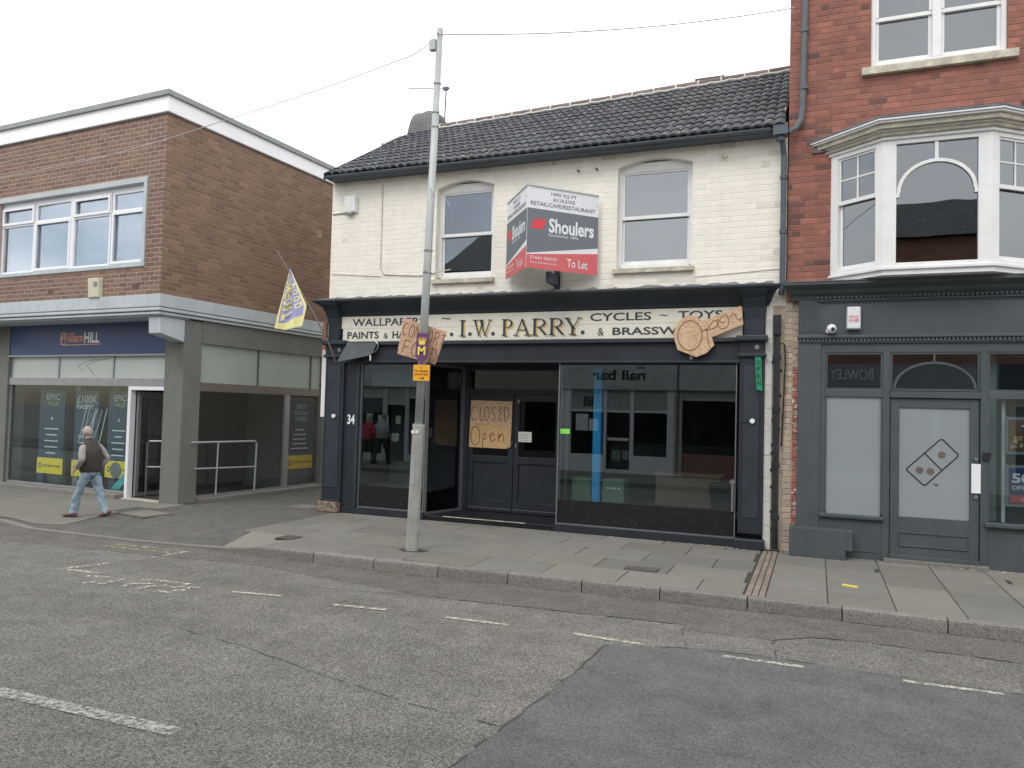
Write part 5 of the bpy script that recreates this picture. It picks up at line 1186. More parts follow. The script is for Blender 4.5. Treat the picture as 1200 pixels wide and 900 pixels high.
# ---- estate agent board
A_ = Vector((-4.13, -1.0)); Lp = Vector((-4.83, -.1)); Rp = Vector((-3.26, -.1))
eb = empty('estate_agent_board', (-4.1, -.4, 4.1), 'V shaped grey and red estate agent board To Let between the two sash windows', 'sign')
def panel(p, q, name):
    v = Vector((q.x-p.x, q.y-p.y, 0)); W_ = v.length; D = Matrix.Translation((p.x, p.y, 4.10)) @ Matrix.Rotation(math.atan2(v.y, v.x), 4, 'Z'); H = 1.26
    pb = MB(D).box(0, W_, 0, .012, 0, H).build(name, M['boardwhite'], eb)
    s = W_/1.25
    MB(D).prism([(0, H*.18), (W_, H*.34), (W_, H*.735), (0, H*.735)], -.0012, 0).build('grey_field', M['boardgrey'], pb)
    MB(D).prism([(0, 0), (W_, 0), (W_, H*.27), (0, H*.165)], -.0024, 0).build('red_field', M['boardred'], pb)
    MB(D).prism([(.06*s, H*.49), (.27*s, H*.49), (.33*s, H*.61), (.12*s, H*.61)], -.0024, -.0013).build('agent_emblem', M['boardred2'], pb)
    for (q_, x, z, y, wd, h, bo) in (('Shoulers', .37*s, H*.46, -.0014, .80*s, .225, .028), ('Established 1896', .37*s, H*.415, -.0014, .52*s, .042, 0), ('To Let', .70*s, H*.06, -.0026, .37*s, .13, .006), ('01664 560181', .06*s, H*.115, -.0026, .46*s, .05, 0), ('www.shoulers.co.uk', .06*s, H*.065, -.0026, .46*s, .032, 0)):
        txt(q_, x, z, y, wd, h, bo, D=D).build('white_lettering', M['whiteprint'], pb)
    for (q_, x, z, wd, h) in (('1000 SQ FT', .40*s, H*.915, .45*s, .055), ('A1/A3/A5', .43*s, H*.85, .39*s, .058), ('RETAIL/CAFE/RESTAURANT', .05*s, H*.775, 1.14*s, .062)):
        txt(q_, x, z, -.0004, wd, h, .012, D=D).build('dark_lettering', M['boardgrey'], pb)
    c = MB(D); c.box(0, W_, -.012, .016, H, H+.02); c.build('top_trim', M['galv'], pb)
    b_ = MB(D)
    for (u, z) in ((.03, .12), (.03, .72), (W_-.03, .06), (W_-.03, .62), (W_-.03, 1.1)): b_.tube([(u, -.003, z), (u, -.008, z)], .009, 8)
    b_.build('screw', M['silver'], pb)
panel(Lp, A_+Vector((-.003, 0)), 'left_panel'); panel(A_+Vector((.003, 0)), Rp, 'right_panel')
MB().box(-3.98, -3.91, -.5, .0, 3.95, 4.12).build('bracket_arm', M['gutter'], eb); B('bracket_arm', M['gutter'], eb, -3.98, -3.91, -.09, -.001, 3.92, 5.2)
# ---- chipboard Open sign nailed over the signboard
cp = empty('chipboard_sign', (-1.55, -.15, 2.79), 'key shaped chipboard sign reading Open nailed over the right end of the signboard', 'sign')
MB().prism([(-1.91, 3.37), (-1.80, 3.43), (-1.68, 3.40), (-1.60, 3.33), (-1.05, 3.545), (-1.01, 3.27), (-1.46, 3.085), (-1.42, 2.97), (-1.53, 2.85), (-1.68, 2.79), (-1.96, 2.90), (-2.03, 3.12), (-2.0, 3.25)], -.175, -.155).build('board', M['osb'], cp, bevel=.004)
o_ = MB(); o_.ribbon(arc(-1.78, 3.115, .18, .225, 95, 455, 24), .014, -.1755)
o_.ribbon([(-1.60, 3.17), (-1.50, 3.24), (-1.44, 3.33), (-1.38, 3.33), (-1.37, 3.26), (-1.42, 3.22), (-1.56, 3.19)], .013, -.1755); o_.ribbon([(-1.53, 3.18), (-1.51, 3.0), (-1.48, 2.93)], .012, -.1755)
o_.ribbon(arc(-1.30, 3.31, .085, .10, 150, 400, 14)+[(-1.26, 3.42), (-1.33, 3.38), (-1.36, 3.32), (-1.28, 3.30)], .012, -.1755); o_.ribbon([(-1.20, 3.38), (-1.17, 3.43), (-1.13, 3.42), (-1.10, 3.35), (-1.06, 3.33), (-1.04, 3.37)], .013, -.1755)
o_.build('lettering', M['marker2'], cp)
# ---- chipboard on the door
cd_ = empty('chipboard_sign', (-5.47, .93, 1.23), 'square chipboard sign reading CLOSED Open on the left leaf of the shop door', 'sign')
MB().prism([(-5.88, 1.655), (-5.06, 1.655), (-5.055, 2.085), (-5.865, 2.095)], .905, .922).build('upper_board', M['osb'], cd_, bevel=.003)
MB().prism([(-5.885, 1.24), (-5.13, 1.235), (-5.13, 1.26), (-5.075, 1.262), (-5.06, 1.652), (-5.88, 1.652)], .905, .922).build('lower_board', M['osb2'], cd_, bevel=.003)
hm = MB(); hand(hm, 'CLOSED', -5.86, 1.73, .25, [.15, .11, .13, .13, .12, .14], .9045, .013); hand(hm, 'O', -5.87, 1.28, .34, [.25], .9045, .014); hand(hm, 'pen', -5.63, 1.36, .24, [.14, .16, .18], .9045, .014); hm.build('lettering', M['marker'], cd_)
nt_ = empty('door_notice', (-4.80, .93, 1.37), 'white paper notice taped inside the right leaf of the shop door', 'notice'); B('paper', M['paperw'], nt_, -4.93, -4.68, .925, .928, 1.37, 1.55)
nl = MB()
for k in range(5): nl.box(-4.91, -4.71+(-.04 if k % 2 else 0), .9235, .9248, 1.40+k*.027, 1.406+k*.027)
nl.build('print_lines', M['boardgrey'], nt_)
B('lime_sticker', M['lime'], None, -3.84, -3.68, -.012, -.006, 1.57, 1.65, label='small lime green sticker on the left edge of the large shop window', cat='sticker')
DG = Matrix.Translation((-.82, -.13, 2.32)) @ Matrix.Rotation(rad(-3.0), 4, 'Y')
gs = empty('green_sign', DG, 'narrow green vertical sign hung on the black pilaster at the right end', 'sign'); MB(DG).prism([(.0, .0), (.085, -.03), (.085, .48), (-.0, .50)], -.006, .004).build('plate', M['green'], gs)
gl = MB(DG)
for k, s in enumerate('OPEN'): txt(s, .02, .36-k*.10, -.0065, .045, .065, .004, D=DG, mb=gl)
gl.build('lettering', M['ink'], gs)
pr = empty('window_bracket', (-1.12, -.06, .52), 'bright metal bar bracket on the lower right corner of the large shop window', 'bracket'); B('bar', M['silver'], pr, -1.155, -1.125, -.07, -.045, .52, .99); B('end_plate', M['silver'], pr, -1.18, -1.10, -.075, -.04, .93, .97)
# ---- torn grey flap hanging under the sign, left
fp = empty('torn_flap', (-7.6, -.12, 2.73), 'torn grey plastic flap hanging under the left end of the signboard', 'flap')
MB().add([(-7.86, -.16, 3.07), (-7.24, -.16, 3.06), (-7.30, -.20, 2.87), (-7.40, -.22, 2.82), (-7.65, -.26, 2.77), (-7.98, -.28, 2.71), (-7.86, -.155, 3.07), (-7.24, -.155, 3.06), (-7.30, -.195, 2.87), (-7.40, -.215, 2.82), (-7.65, -.255, 2.77), (-7.98, -.275, 2.71)], [(5, 4, 3, 2, 1, 0), (6, 7, 8, 9, 10, 11)]).build('sheet', M['flapgrey'], fp)
MB().tube([(-7.26, -.19, 3.09), (-7.20, -.2, 3.04), (-7.19, -.2, 2.97), (-7.24, -.2, 2.90), (-7.32, -.2, 2.87)], .010, 6).build('curled_wire', M['silver'], fp); MB().tube([(-7.345, -.2, 2.84), (-7.34, -.2, 2.74)], .014, 6).build('hanging_clip', M['paperw'], fp)
# ---- alarm boxes, camera
def alarmbox(x0, x1, z0, z1, y, D, label, mt, red=False):
    r_ = empty('alarm_box', D @ Matrix.Translation(((x0+x1)/2, y, z0)), label, 'alarm box')
    m = MB(D); xm = .07*(x1-x0)
    m.add([(x0, y, z0), (x1, y, z0), (x1, y, z1), (x0, y, z1), (x0+xm, y-.08, z0+.015), (x1-xm, y-.08, z0+.015), (x1-xm, y-.10, z1-.015), (x0+xm, y-.10, z1-.015)], [(0, 1, 2, 3), (7, 6, 5, 4), (0, 4, 5, 1), (1, 5, 6, 2), (2, 6, 7, 3), (3, 7, 4, 0)])
    m.build('cover', mt, r_, bevel=.012); return r_
M['ivory'] = mat('ivory_plastic', (.60, .58, .46), .5, .08, bump=0)
ab = alarmbox(-1.90, -1.56, 3.85, 4.245, FY-.0, DL, 'cream angular alarm box on the brown brick wall under the upstairs window', M['ivory'])
MB(DL).prism([(-1.70, 4.08), (-1.62, 4.08), (-1.62, 4.16), (-1.70, 4.16)], FY-.112, FY-.10).build('label_plate', M['greyblind'], ab)
a2 = alarmbox(-8.09, -7.83, 5.46, 5.78, -.01, IDM, 'white square alarm box on the cream wall at its upper left corner', M['white'])
MB().tube([(-8.38, -.01, 5.47), (-8.15, -.02, 5.48), (-8.03, -.04, 5.47)], .012, 6).build('conduit', M['galv'], a2); MB().sphere((-7.98, -.06, 5.46), .07, .04, .045).build('strobe', M['galv'], a2)
a3 = alarmbox(.37, .56, 3.17, 3.50, -.10, IDM, 'white alarm box with red print on the slate grey fascia', M['upvc'])
for q_, z in (('RING', 3.335), ('ALARM', 3.285)): txt(q_, .40, z, -.203, .12, .033, .006).build('lettering', M['boardred2'], a3)
cc = empty('security_camera', (.16, -.1, 3.14), 'small white dome security camera on the slate grey fascia beside the alarm box', 'camera')
MB().tube([(.14, -.09, 3.16), (.14, -.15, 3.16)], .035, 12).build('mount', M['upvc'], cc); MB().sphere((.18, -.19, 3.185), .065, n=16, m=10).build('dome', M['upvc'], cc, smooth=True); MB().sphere((.195, -.235, 3.175), .03, n=12, m=8).build('lens', M['ink'], cc, smooth=True)
# small fixings on the cream wall
for i, (x, z, l) in enumerate([(-3.35, 5.86, 'rusty hook left of the right hand sash window, under the eaves'), (-3.66, 5.86, 'rusty hook in the cream wall between the windows'), (-1.36, 5.87, 'small light fitting under the eaves near the downpipe')]):
    MB().tube([(x, 0, z), (x+.03, -.06, z-.03), (x+.06, -.08, z-.06)], .012 if i < 2 else .03, 6).build('wall_hook', M['pipe'] if i < 2 else M['ivory'], label=l, cat='hook')
# ---- grey boxed ledge at the corner of the grey shop
bx_ = MB(); bx_.box(-.34, .385, -.36, -.115, -.005, .40); bx_.box(.385, .47, -.36, -.115, .13, .40)
bx_.build('timber_box', M['greyfront'], label='slate grey boxed-in timber casing on the pavement left of the frosted side light', cat='box', bevel=.006)
# copper strip and white board at the left corner of the cream building
B('copper_strip', M['copper'], None, -8.52, -8.44, .0, .05, 2.35, 3.45, label='copper coloured vertical strip beside the white board left of the black shopfront', cat='strip')
B('white_board_strip', M['white'], None, -8.46, -8.375, -.06, -.01, 1.72, 2.95, label='narrow white board on edge at the left corner of the black shopfront', cat='board')
# ---- flag
def quadp(p, a, b, c, d, u, v): return (a.lerp(b, u)).lerp(d.lerp(c, u), v)
FA, FB, FC, FD = Vector((-8.86, -.56, 4.40)), Vector((-8.49, -.56, 3.70)), Vector((-8.64, -.60, 3.20)), Vector((-9.12, -.56, 3.33))
fg = empty('flag', (-8.4, -.4, 2.8), 'lavender and yellow flag drooping from a curved pole left of the black shopfront', 'flag')
pts = []
for t in [i/14 for i in range(15)]:
    a = Vector((-8.10, -.15, 2.72)); b = Vector((-8.20, -.42, 3.35)); c = Vector((-8.66, -.56, 4.0)); d = Vector((-9.14, -.6, 4.72))
    pts.append(a*(1-t)**3 + b*3*t*(1-t)**2 + c*3*t*t*(1-t) + d*t**3)
MB().tube(pts, [.014]*11+[.010]*4, 6).build('pole', M['bronze'], fg)
def cloth(u, v):      # u across (0 hanging edge, 1 pole edge), v down
    top = Vector((-8.86, -.565, 4.40)); pe = top.lerp(Vector((-8.50, -.565, 3.72)), v*1.15) if v < .87 else Vector((-8.50, -.565, 3.72)).lerp(Vector((-8.56, -.60, 3.36)), (v-.87)/.13)
    if v >= .87: pass
    he = top.lerp(Vector((-9.13, -.56, 3.30)), v)
    p = he.lerp(pe, u); p.z += -.10*math.sin(math.pi*u*.9)*max(0, v-.5)*1.2 if v > .5 else 0
    p.y += -.045*math.sin(u*9+v*2)*v; p.x += .012*math.sin(u*7)*v
    return p
mb = MB(); nu, nv = 22, 26; vs = [cloth(i/nu, j/nv) for j in range(nv+1) for i in range(nu+1)]
mb.add(vs, [(j*(nu+1)+i, j*(nu+1)+i+1, (j+1)*(nu+1)+i+1, (j+1)*(nu+1)+i) for j in range(nv) for i in range(nu)])
fc = mb.build('cloth', M['lav'], fg, smooth=True)
hem = MB(); 
for j in range(24, nv):
    for i in range(nu): hem.add([cloth(i/nu, j/nv)+Vector((0, -.004, 0)), cloth((i+1)/nu, j/nv)+Vector((0, -.004, 0)), cloth((i+1)/nu, (j+1)/nv)+Vector((0, -.004, 0)), cloth(i/nu, (j+1)/nv)+Vector((0, -.004, 0))], [(0, 1, 2, 3)])
for j in range(3, nv):
    for (ua, ub) in ((0, .07), (.93, 1)): hem.add([cloth(ua, j/nv)+Vector((0, -.004, 0)), cloth(ub, j/nv)+Vector((0, -.004, 0)), cloth(ub, (j+1)/nv)+Vector((0, -.004, 0)), cloth(ua, (j+1)/nv)+Vector((0, -.004, 0))], [(0, 1, 2, 3)])
def clothtxt(s, u0, u1, v0, v1):
    m = txt(s, 0, 0, 0, 1, 1, .03, th=0); n = len(s)
    # subdivide by mapping letter strips separately keeps them on the cloth
    out = []
    for (x, y, z) in m.v:
        p = cloth(u0+(u1-u0)*(1-z) if False else u0+(u1-u0)*z, v0+(v1-v0)*x) + Vector((0, -.007, 0)); out.append(p)
    hem.add(out, m.f)
for k, ch_ in enumerate('COMFORT'): clothtxt(ch_, .60, .12, .10+k*.115, .10+k*.115+.10)
for k, ch_ in enumerate('FOOD'): clothtxt(ch_, .92, .70, .36+k*.13, .36+k*.13+.10)
hem.build('yellow_print', M['lemon'], fc)
# ---- things behind the glass of the black shop
B('blue_pillar', M['cyan'], None, -3.43, -3.30, .46, .56, .445, 2.66, label='bright blue pillar standing inside the large shop window', cat='pillar')
for i, (a, b, l) in enumerate([(-3.78, -3.46, 'sage green crate on the window floor left of the blue pillar'), (-3.26, -2.9, 'sage green crate on the window floor right of the blue pillar')]):
    c_ = empty('crate', ((a+b)/2, .6, .44), l, 'crate'); B('box', M['sage'], c_, a, b, .5, .85, .44, .80); B('rim', M['sage'], c_, a-.01, b+.01, .49, .86, .80, .83)
for k in range(4): B('print_mark', M['whiteprint'], c_, -3.18+k*.06, -3.15+k*.06, .495, .499, .68, .71)
ct = empty('display_counter', (-1.85, 1.1, .44), 'tan display counter standing inside the large shop window at the right', 'counter')
B('body', M['brownboard'], ct, -2.45, -1.42, .85, 1.3, .44, .93); B('top', M['brownboard'], ct, -2.48, -1.38, .82, 1.33, .93, .96)
tb_ = empty('waste_bin', (-1.35, .6, .44), 'dark plastic bin behind the glass at the right end of the large shop window', 'bin'); MB().add([(-1.50, .45, .44), (-1.16, .45, .44), (-1.16, .75, .44), (-1.50, .75, .44), (-1.54, .42, .84), (-1.12, .42, .84), (-1.12, .78, .84), (-1.54, .78, .84)], [(0, 3, 2, 1), (4, 5, 6, 7), (0, 1, 5, 4), (1, 2, 6, 5), (2, 3, 7, 6), (3, 0, 4, 7)]).build('body', M['ink'], tb_); B('lid', M['navy2'], tb_, -1.55, -1.11, .41, .79, .84, .87, bevel=.01)
# ---- posters in the betting shop window
def poster(x0, x1, z0, z1, label, words, yel=None, D=DL, y=.26):
    r_ = empty('poster', D @ Matrix.Translation(((x0+x1)/2, y, z0)), label, 'poster')
    MB(D).box(x0, x1, y, y+.01, z0, z1).build('sheet', M['nhip'], r_); wx = x1-x0
    tg = MB(D); tw = MB(D); ty = MB(D)
    for (s, fx, fz, fw_, fh, c) in words: txt(s, x0+fx*wx, z0+fz*(z1-z0), y-.0005, fw_*wx, fh*(z1-z0), .012, D=D, mb={'g': tg, 'w': tw, 'y': ty}[c])
    rp = random.Random(int(x0*100))
    for k in range(5):
        z = z0+(.06+.09*k)*(z1-z0); l = rp.uniform(.3, .7)*wx; tw.box(x0+wx*.5-l/2, x0+wx*.5+l/2, y-.0025, y-.0005, z, z+.022)
    for m_, mt in ((tg, 'lightprint'), (tw, 'whiteprint'), (ty, 'greenprint')):
        if m_.v: m_.build('print', M[mt], r_)
    if yel:
        MB(D).box(x0-.02, x1+.02, y-.012, y-.002, yel[0], yel[1]).build('yellow_strip', M['poster_y'], r_)
        q = MB(D); zc = (yel[0]+yel[1])/2; q.ribbon(arc(x0+.09, zc, .04, .05, 0, 360, 14), .018, y-.0125); txt('TAKE TIME TO THINK', x0+.17, zc-.025, y-.0125, wx*.74, .05, .012, D=D, mb=q); q.build('strip_print', M['ink'], r_)
    return r_
wds = [('EPIC', .25, .86, .55, .09, 'g'), ('VALUE', .3, .77, .45, .07, 'y'), ('Cheltenham', .3, .63, .4, .03, 'y'), ('3', .45, .56, .1, .04, 'w')]
wds = [w_ for w_ in wds if w_[0] not in ('Cheltenham',)]
poster(-4.53, -3.73, .67, 2.10, 'dark blue EPIC VALUE poster with yellow strip, leftmost in the betting shop window', wds, (.33, .66))
poster(-3.40, -2.66, .67, 2.10, 'blue 100K PLACEPOT poster behind the walking man in the betting shop window', [('£100K', .08, .82, .85, .12, 'g'), ('PLACEPOT', .08, .74, .7, .06, 'w')], (.33, .66))
p2_ = bpy.data.objects.get('poster.001'); sw2 = MB(DL); pr_ = random.Random(6)
for k in range(9): sw2.ribbon([(-3.02+.05*k*math.sin(k)+t*.045, 1.05+t*.13+.05*math.sin(k*2+t)) for t in range(6)], .012+.008*(k % 3), .2595)
sw2.build('swirl_print', M['lightprint'], p2_)
p3 = poster(-2.36, -1.72, .72, 2.10, 'dark blue EPIC VALUE poster beside the betting shop door frame', wds, (.36, .70))
MB(DL).prism([(-2.17, .14), (-1.92, .14), (-1.58, .46), (-1.62, .62)], .235, .24).build('turquoise_sticker', M['aqua'], p3); MB(DL).tube([(-2.05, .236, .52), (-2.05, .24, .52)], .16, 20).build('round_sticker', M['boardgrey'], p3)
for (x, z, l) in ((-3.66, 0, 'a'), ):
    pass
p4 = poster(3.02, 3.86, .86, 2.03, 'dark blue poster with yellow strip in the side window next to the alley', [('BET', .35, .84, .4, .08, 'g'), ('RACING', .28, .72, .5, .08, 'g'), ('OFFERS', .3, .60, .45, .08, 'g')], (.48, .78), D=DS, y=.14)
MB(DS).box(2.95, 3.95, .18, .19, .13, 2.1).build('poster_backing', M['poster_g'], p4)
hr = empty('handrail', DL @ Matrix.Translation((0, .7, 0)), 'tubular grey handrail inside the betting shop entrance behind the corner pier', 'handrail')
yy = .72
MB(DL).tube([(-1.32, yy-.35, .04), (-1.32, yy-.35, 1.09), (-1.27, yy-.34, 1.13), (-.9, yy-.1, 1.13)], .022, 8).build('rail', M['silver'], hr); MB(DL).tube([(-1.32, yy-.35, .62), (-.9, yy-.1, .62)], .018, 8).build('rail', M['silver'], hr)
h2 = empty('handrail', DS @ Matrix.Translation((1, .3, 0)), 'tubular grey handrail seen through the dark side window of the betting shop', 'handrail')
MB(DS).tube([(.2, -.06, 1.16), (1.84, -.06, 1.15), (1.89, -.06, 1.10), (1.87, -.06, .12)], .020, 8).build('rail', M['galv'], h2); MB(DS).tube([(.3, -.06, .66), (1.87, -.06, .62)], .016, 8).build('rail', M['galv'], h2); MB(DS).tube([(.86, -.06, 1.16), (.84, -.06, .12)], .016, 8).build('post', M['galv'], h2)
# ---- pizza posters, right
q1 = empty('poster', (2.72, -.03, 1.5), 'framed pizza poster with blue wording, upper of the two in the right window', 'poster')
B('frame', M['greyblind'], q1, 2.30, 3.14, -.045, -.03, 1.52, 2.01); B('picture', M['marker'], q1, 2.33, 3.11, -.052, -.046, 1.56, 1.97)
pz = MB(); rz = random.Random(8)
for k in range(60): pz.sphere((2.36+rz.uniform(0, .5), -.052, 1.58+rz.uniform(0, .17)), rz.uniform(.012, .03), .004, rz.uniform(.01, .02), 6, 4)
pz.build('pizza_print', M['osb3'], q1); MB().prism([(2.48, 1.80), (2.62, 1.63), (2.75, 1.60), (3.1, 1.60), (3.1, 1.90), (2.49, 1.90)], -.054, -.0525).build('blue_print', M['aqua'] if False else M['blue_sign'], q1)
txt('TWO', 2.475, 1.80, -.056, .34, .10, .03).build('lettering', M['whiteprint'], q1); txt('TASTY', 2.56, 1.68, -.056, .45, .10, .03).build('lettering', M['whiteprint'], q1)
q2 = empty('poster', (2.72, -.03, .9), 'blue and red poster reading 50% OFF PIZZA, lower of the two in the right window', 'poster')
B('frame', M['greyblind'], q2, 2.30, 3.14, -.045, -.03, .84, 1.38); B('sheet', M['blue_sign'], q2, 2.335, 3.105, -.050, -.046, .88, 1.345); B('red_strip', M['boardred'], q2, 2.345, 3.09, -.052, -.0505, .89, .99)
for a_ in (('50%', 2.37, 1.15, -.0505, .36, .125, .03), ('OFF PIZZA', 2.37, 1.06, -.0505, .42, .055, .012), ('ONLY WITH', 2.47, .925, -.0525, .3, .035, .01)): txt(*a_).build('lettering', M['whiteprint'], q2)

# ---- the walking man (and two small passers-by across the street, seen in reflection)
def loft(mb, secs, n=16):
    """secs: (cx, cy, cz, rx, ry, tilt) rings stacked along a limb, tilt turns the ring about y"""
    rg = []
    for (cx, cy, cz, rx, ry, tl) in secs:
        ring = []
        for k in range(n):
            a = 2*math.pi*k/n; x = rx*math.cos(a); y = ry*math.sin(a)
            ring.append((cx+x*math.cos(tl), cy+y, cz+x*math.sin(tl)))
        rg.append(ring)
    return mb.rings(rg)
def foot(mb, x, y, z, a, pitch, L_=.29):
    D_ = Matrix.Translation((x, y, z)) @ Matrix.Rotation(a, 4, 'Z') @ Matrix.Rotation(pitch, 4, 'Y')
    rg = []
    for (px_, w_, h_, z0) in ((.09, .025, .05, .03), (.07, .038, .095, .0), (.0, .042, .10, 0), (-.08, .045, .075, 0), (-.15, .048, .055, 0), (-.19, .04, .045, .005), (-.215, .02, .03, .012)):
        rg.append([D_ @ Vector((px_, w_*math.cos(t), z0+h_*.5+h_*.5*math.sin(t)*(1 if math.sin(t) > 0 else 1))) for t in [2*math.pi*k/10 for k in range(10)]])
    return mb.rings(rg)
def person(root, H, cols):
    """walks towards -x of its frame; back half turned to the viewer (-y)"""
    D = wm(root); s = H/1.66
    S = D @ Matrix.Scale(s, 4)
    # continuous body: skin modifier over a skeleton
    J = {'pel': (0, 0, .88), 'bel': (-.01, 0, 1.02), 'che': (-.035, 0, 1.22), 'nck': (-.055, 0, 1.38), 'nk2': (-.085, 0, 1.46), 'hd': (-.10, 0, 1.56),
         'lh': (-.0, -.09, .85), 'lk': (-.16, -.10, .49), 'la': (-.235, -.10, .10), 'rh': (0, .09, .85), 'rk': (.12, .10, .47), 'ra': (.27, .10, .13),
         'ls': (-.04, -.165, 1.29), 'le': (.05, -.25, 1.08), 'lw': (-.09, -.20, .93), 'lf': (-.14, -.17, .90),
         'rs': (-.03, .165, 1.29), 're': (.115, .26, 1.08), 'rw': (.02, .22, .93), 'rf': (-.03, .18, .90)}
    E = [('pel', 'bel'), ('bel', 'che'), ('che', 'nck'), ('nck', 'nk2'), ('nk2', 'hd'), ('pel', 'lh'), ('lh', 'lk'), ('lk', 'la'), ('pel', 'rh'), ('rh', 'rk'), ('rk', 'ra'), ('nck', 'ls'), ('ls', 'le'), ('le', 'lw'), ('lw', 'lf'), ('nck', 'rs'), ('rs', 're'), ('re', 'rw'), ('rw', 'rf')]
    Rr = {'pel': .12, 'bel': .12, 'che': .11, 'nck': .05, 'nk2': .05, 'hd': .06, 'lh': .075, 'rh': .075, 'lk': .05, 'rk': .05, 'la': .035, 'ra': .035, 'ls': .032, 'rs': .032, 'le': .030, 're': .030, 'lw': .028, 'rw': .028, 'lf': .025, 'rf': .025}
    keys = list(J); me = bpy.data.meshes.new('body'); me.from_pydata([Vector(J[k])*s for k in keys], [(keys.index(a), keys.index(b)) for a, b in E], []); me.update()
    ob = bpy.data.objects.new('body', me); COL.objects.link(ob); me.materials.append(cols['skin']); ob.parent = root; ob.matrix_local = IDM; WM[ob.name] = D.copy()
    sk = ob.modifiers.new('skin', 'SKIN')
    if not me.skin_vertices: me.skin_vertices.new(name='')
    for i, k in enumerate(keys): me.skin_vertices[0].data[i].radius = (Rr[k]*s, Rr[k]*s)
    me.skin_vertices[0].data[0].use_root = True
    sb = ob.modifiers.new('sub', 'SUBSURF'); sb.levels = 1; sb.render_levels = 2
    # head shape, face towards -x
    hd = MB(S); rg = []; hc = Vector((-.115, -.0, 1.585))
    for i in range(13):
        t = math.pi*(.03+.94*i/12); z = -math.cos(t)
        for_ = []
        for k in range(18):
            a = 2*math.pi*k/18; x = math.sin(t)*math.cos(a)*.094; y = math.sin(t)*math.sin(a)*.074; zz = z*.114
            if z < -.1: x = x*(1-.18*abs(z)) - .018*abs(z); y *= (1-.22*abs(z))
            for_.append((hc.x+x-.0*z, hc.y+y, hc.z+zz))
        rg.append(for_)
    hd.rings(rg)
    hd.add([(-.205, -.014, 1.565), (-.205, .014, 1.565), (-.238, 0, 1.548), (-.208, 0, 1.60)], [(0, 2, 3), (2, 1, 3), (0, 1, 2)])
    hd.rings([[(-.085+.022*math.cos(a), sy*.080+sy*dy, 1.575+.033*math.sin(a)) for a in [2*math.pi*k/8 for k in range(8)]] for sy in (-1,) for dy in (-.004, .012)])
    hd.rings([[(-.085+.022*math.cos(a), sy*.080+sy*dy, 1.575+.033*math.sin(a)) for a in [2*math.pi*k/8 for k in range(8)]] for sy in (1,) for dy in (-.004, .012)])
    ho = hd.build('head', cols['skin'], root, smooth=True)
    fe = MB(S)
    for sy in (-1, 1): fe.sphere((-.198, sy*.030, 1.592), .010, .012, .008, 8, 5)
    fe.box(-.207, -.196, -.022, .022, 1.525, 1.530); fe.build('face_features', cols['dark'], ho)
    hr_ = MB(S); rg = []
    for i, (zz, sc) in enumerate(((1.50, .93), (1.53, 1.04), (1.565, 1.09), (1.595, 1.09), (1.625, 1.05))):      # hair only round the back and sides
        t = math.sqrt(max(0, 1-((zz-1.585)/.118)**2)); rg.append([(-.115+.098*t*sc*math.cos(a)+.0, .077*t*sc*math.sin(a), zz) for a in [math.radians(-112+224*k/16) for k in range(17)]])
    n_ = 17; vs = [p for r_ in rg for p in r_]; hr_.add(vs, [(i*n_+k, i*n_+k+1, (i+1)*n_+k+1, (i+1)*n_+k) for i in range(4) for k in range(n_-1)])
    hr_.build('hair', cols['hair'], ho, smooth=True)
    # trousers
    tr = MB(S)
    loft(tr, [(.0, 0, .93, .155, .165, 0), (.0, 0, .86, .16, .17, 0), (.0, 0, .80, .155, .165, 0), (.0, 0, .765, .11, .13, 0)])
    loft(tr, [(-.01, -.075, .84, .12, .095, 0), (-.05, -.085, .72, .112, .09, .15), (-.11, -.095, .58, .095, .08, .25), (-.165, -.10, .46, .083, .073, .28), (-.20, -.10, .33, .080, .07, .2), (-.235, -.10, .20, .079, .068, .2), (-.255, -.10, .09, .082, .068, .15), (-.255, -.10, .05, .078, .066, .1)])
    loft(tr, [(.01, .075, .84, .12, .095, 0), (.04, .085, .72, .112, .09, -.15), (.085, .095, .58, .097, .08, -.25), (.125, .10, .46, .085, .074, -.25), (.175, .10, .33, .082, .071, -.35), (.23, .10, .20, .080, .07, -.35), (.265, .10, .11, .084, .07, -.3), (.275, .10, .07, .080, .068, -.3)])
    to = tr.build('jeans', cols['jeans'], root, smooth=True)
    dm = bpy.data.textures.get('folds') or bpy.data.textures.new('folds', 'CLOUDS'); dm.noise_scale = .07
    for q in (to,):
        su = q.modifiers.new('s', 'SUBSURF'); su.levels = 1; su.render_levels = 2
        di = q.modifiers.new('d', 'DISPLACE'); di.texture = dm; di.strength = .05; di.mid_level = .5
    ft = MB(S); foot(ft, -.265, -.10, .0, 0, 0.0); fo_ = ft.build('shoe', cols['shoe'], root, smooth=True)
    ft = MB(S); foot(ft, .315, .10, .035, 0, -.30); ft.build('shoe', cols['shoe'], root, smooth=True)
    # waistcoat
    vt = MB(S)
    loft(vt, [(.0, 0, .82, .175, .195, 0), (.0, 0, .90, .185, .205, 0), (.0, 0, 1.02, .188, .21, 0), (-.01, 0, 1.14, .188, .215, 0), (-.02, 0, 1.25, .175, .215, .05), (-.04, 0, 1.32, .135, .195, .12), (-.05, 0, 1.375, .10, .15, .2), (-.06, 0, 1.41, .078, .09, .25), (-.075, 0, 1.455, .075, .078, .25), (-.08, 0, 1.475, .068, .07, .25)], 20)
    vo_ = vt.build('waistcoat', cols['vest'], root, smooth=True); di = vo_.modifiers.new('s', 'SUBSURF'); di.levels = 1; di.render_levels = 2; di = vo_.modifiers.new('d', 'DISPLACE'); di.texture = dm; di.strength = .03; di.mid_level = .5
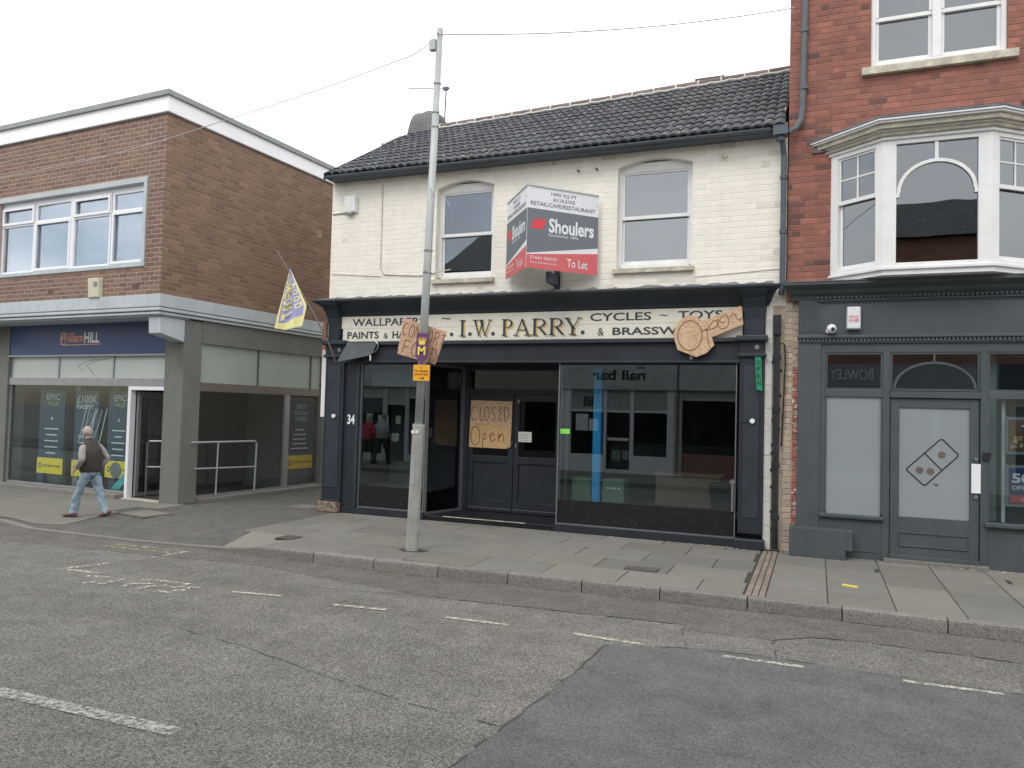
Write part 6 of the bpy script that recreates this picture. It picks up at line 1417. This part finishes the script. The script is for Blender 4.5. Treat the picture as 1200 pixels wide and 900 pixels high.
    for sy, E1, E2, E3 in ((-1, Vector((-.04, -.195, 1.325)), Vector((.045, -.285, 1.08)), Vector((-.13, -.215, .93))), (1, Vector((-.03, .195, 1.325)), Vector((.135, .275, 1.09)), Vector((.03, .215, .93)))):
        sv = MB(S); P_ = [E1+Vector((0, -sy*.03, .03)), E1.lerp(E2, .3), E1.lerp(E2, .7), E2, E2.lerp(E3, .15), E2.lerp(E3, .5), E2.lerp(E3, .85), E3]
        sv.tube(P_, [.055, .068, .060, .056, .054, .050, .044, .042], 14)
        so_ = sv.build('sleeve', cols['sleeve'], root, smooth=True); q = so_.modifiers.new('s', 'SUBSURF'); q.levels = 1; q.render_levels = 2; q = so_.modifiers.new('d', 'DISPLACE'); q.texture = dm; q.strength = .02; q.mid_level = .5
        hn = MB(S); d_ = (E3-E2).normalized(); side = Vector((0, 0, 1)); b0 = E3+d_*.01
        hn.rings([[tuple(b0+d_*f+Vector((0, math.cos(a)*.018*q_, 0))+side*math.sin(a)*.038*q_) for a in [2*math.pi*k/10 for k in range(10)]] for f, q_ in ((-.02, .8), (.02, 1), (.06, 1.1), (.085, .9))])
        for k, ln in enumerate((.062, .072, .068, .052)):
            st = b0+d_*.08+side*(.028-.018*k); hn.tube([st, st+d_*ln*.55+Vector((0, sy*-.0, -.004)), st+d_*ln+Vector((0, sy*-.008, -.014))], [.0095, .009, .007], 6)
        st = b0+d_*.02+side*.035; hn.tube([st, st+d_*.035+side*.018, st+d_*.06+side*.018], [.011, .010, .008], 6)
        hn.build('hand', cols['skin'], root, smooth=True)
MANP = Matrix.Translation((-11.24, -2.50, -.036)) @ Matrix.Rotation(rad(10), 4, 'Z')
mn = empty('person', MANP, 'grey haired man in brown waistcoat and pale jeans walking left, hands at his waistcoat pockets', 'person')
person(mn, 1.475, dict(skin=M['skin'], hair=M['hair'], jeans=M['denim'], vest=M['vest'], sleeve=M['sleeve'], shoe=M['shoe'], dark=M['ink']))
M['redcloth'] = mat('red_coat', (.45, .03, .04), .8, .1); M['greycloth'] = mat('grey_coat', (.35, .36, .38), .8, .1); M['darkcloth'] = mat('dark_trousers', (.03, .03, .035), .8, .1)
for (x, y, l, mt, h) in ((-14.30, -10.7, 'passer-by in a red coat across the street, behind the viewer', 'redcloth', 1.62), (-13.8, -10.8, 'passer-by in a grey coat across the street, behind the viewer', 'greycloth', 1.72)):
    pp_ = empty('person', Matrix.Translation((x, y, 0)) @ Matrix.Rotation(rad(100), 4, 'Z'), l, 'person', group='people across the street')
    person(pp_, h, dict(skin=M['skin'], hair=M['hair'], jeans=M['darkcloth'], vest=M[mt], sleeve=M[mt], shoe=M['ink'], dark=M['ink']))
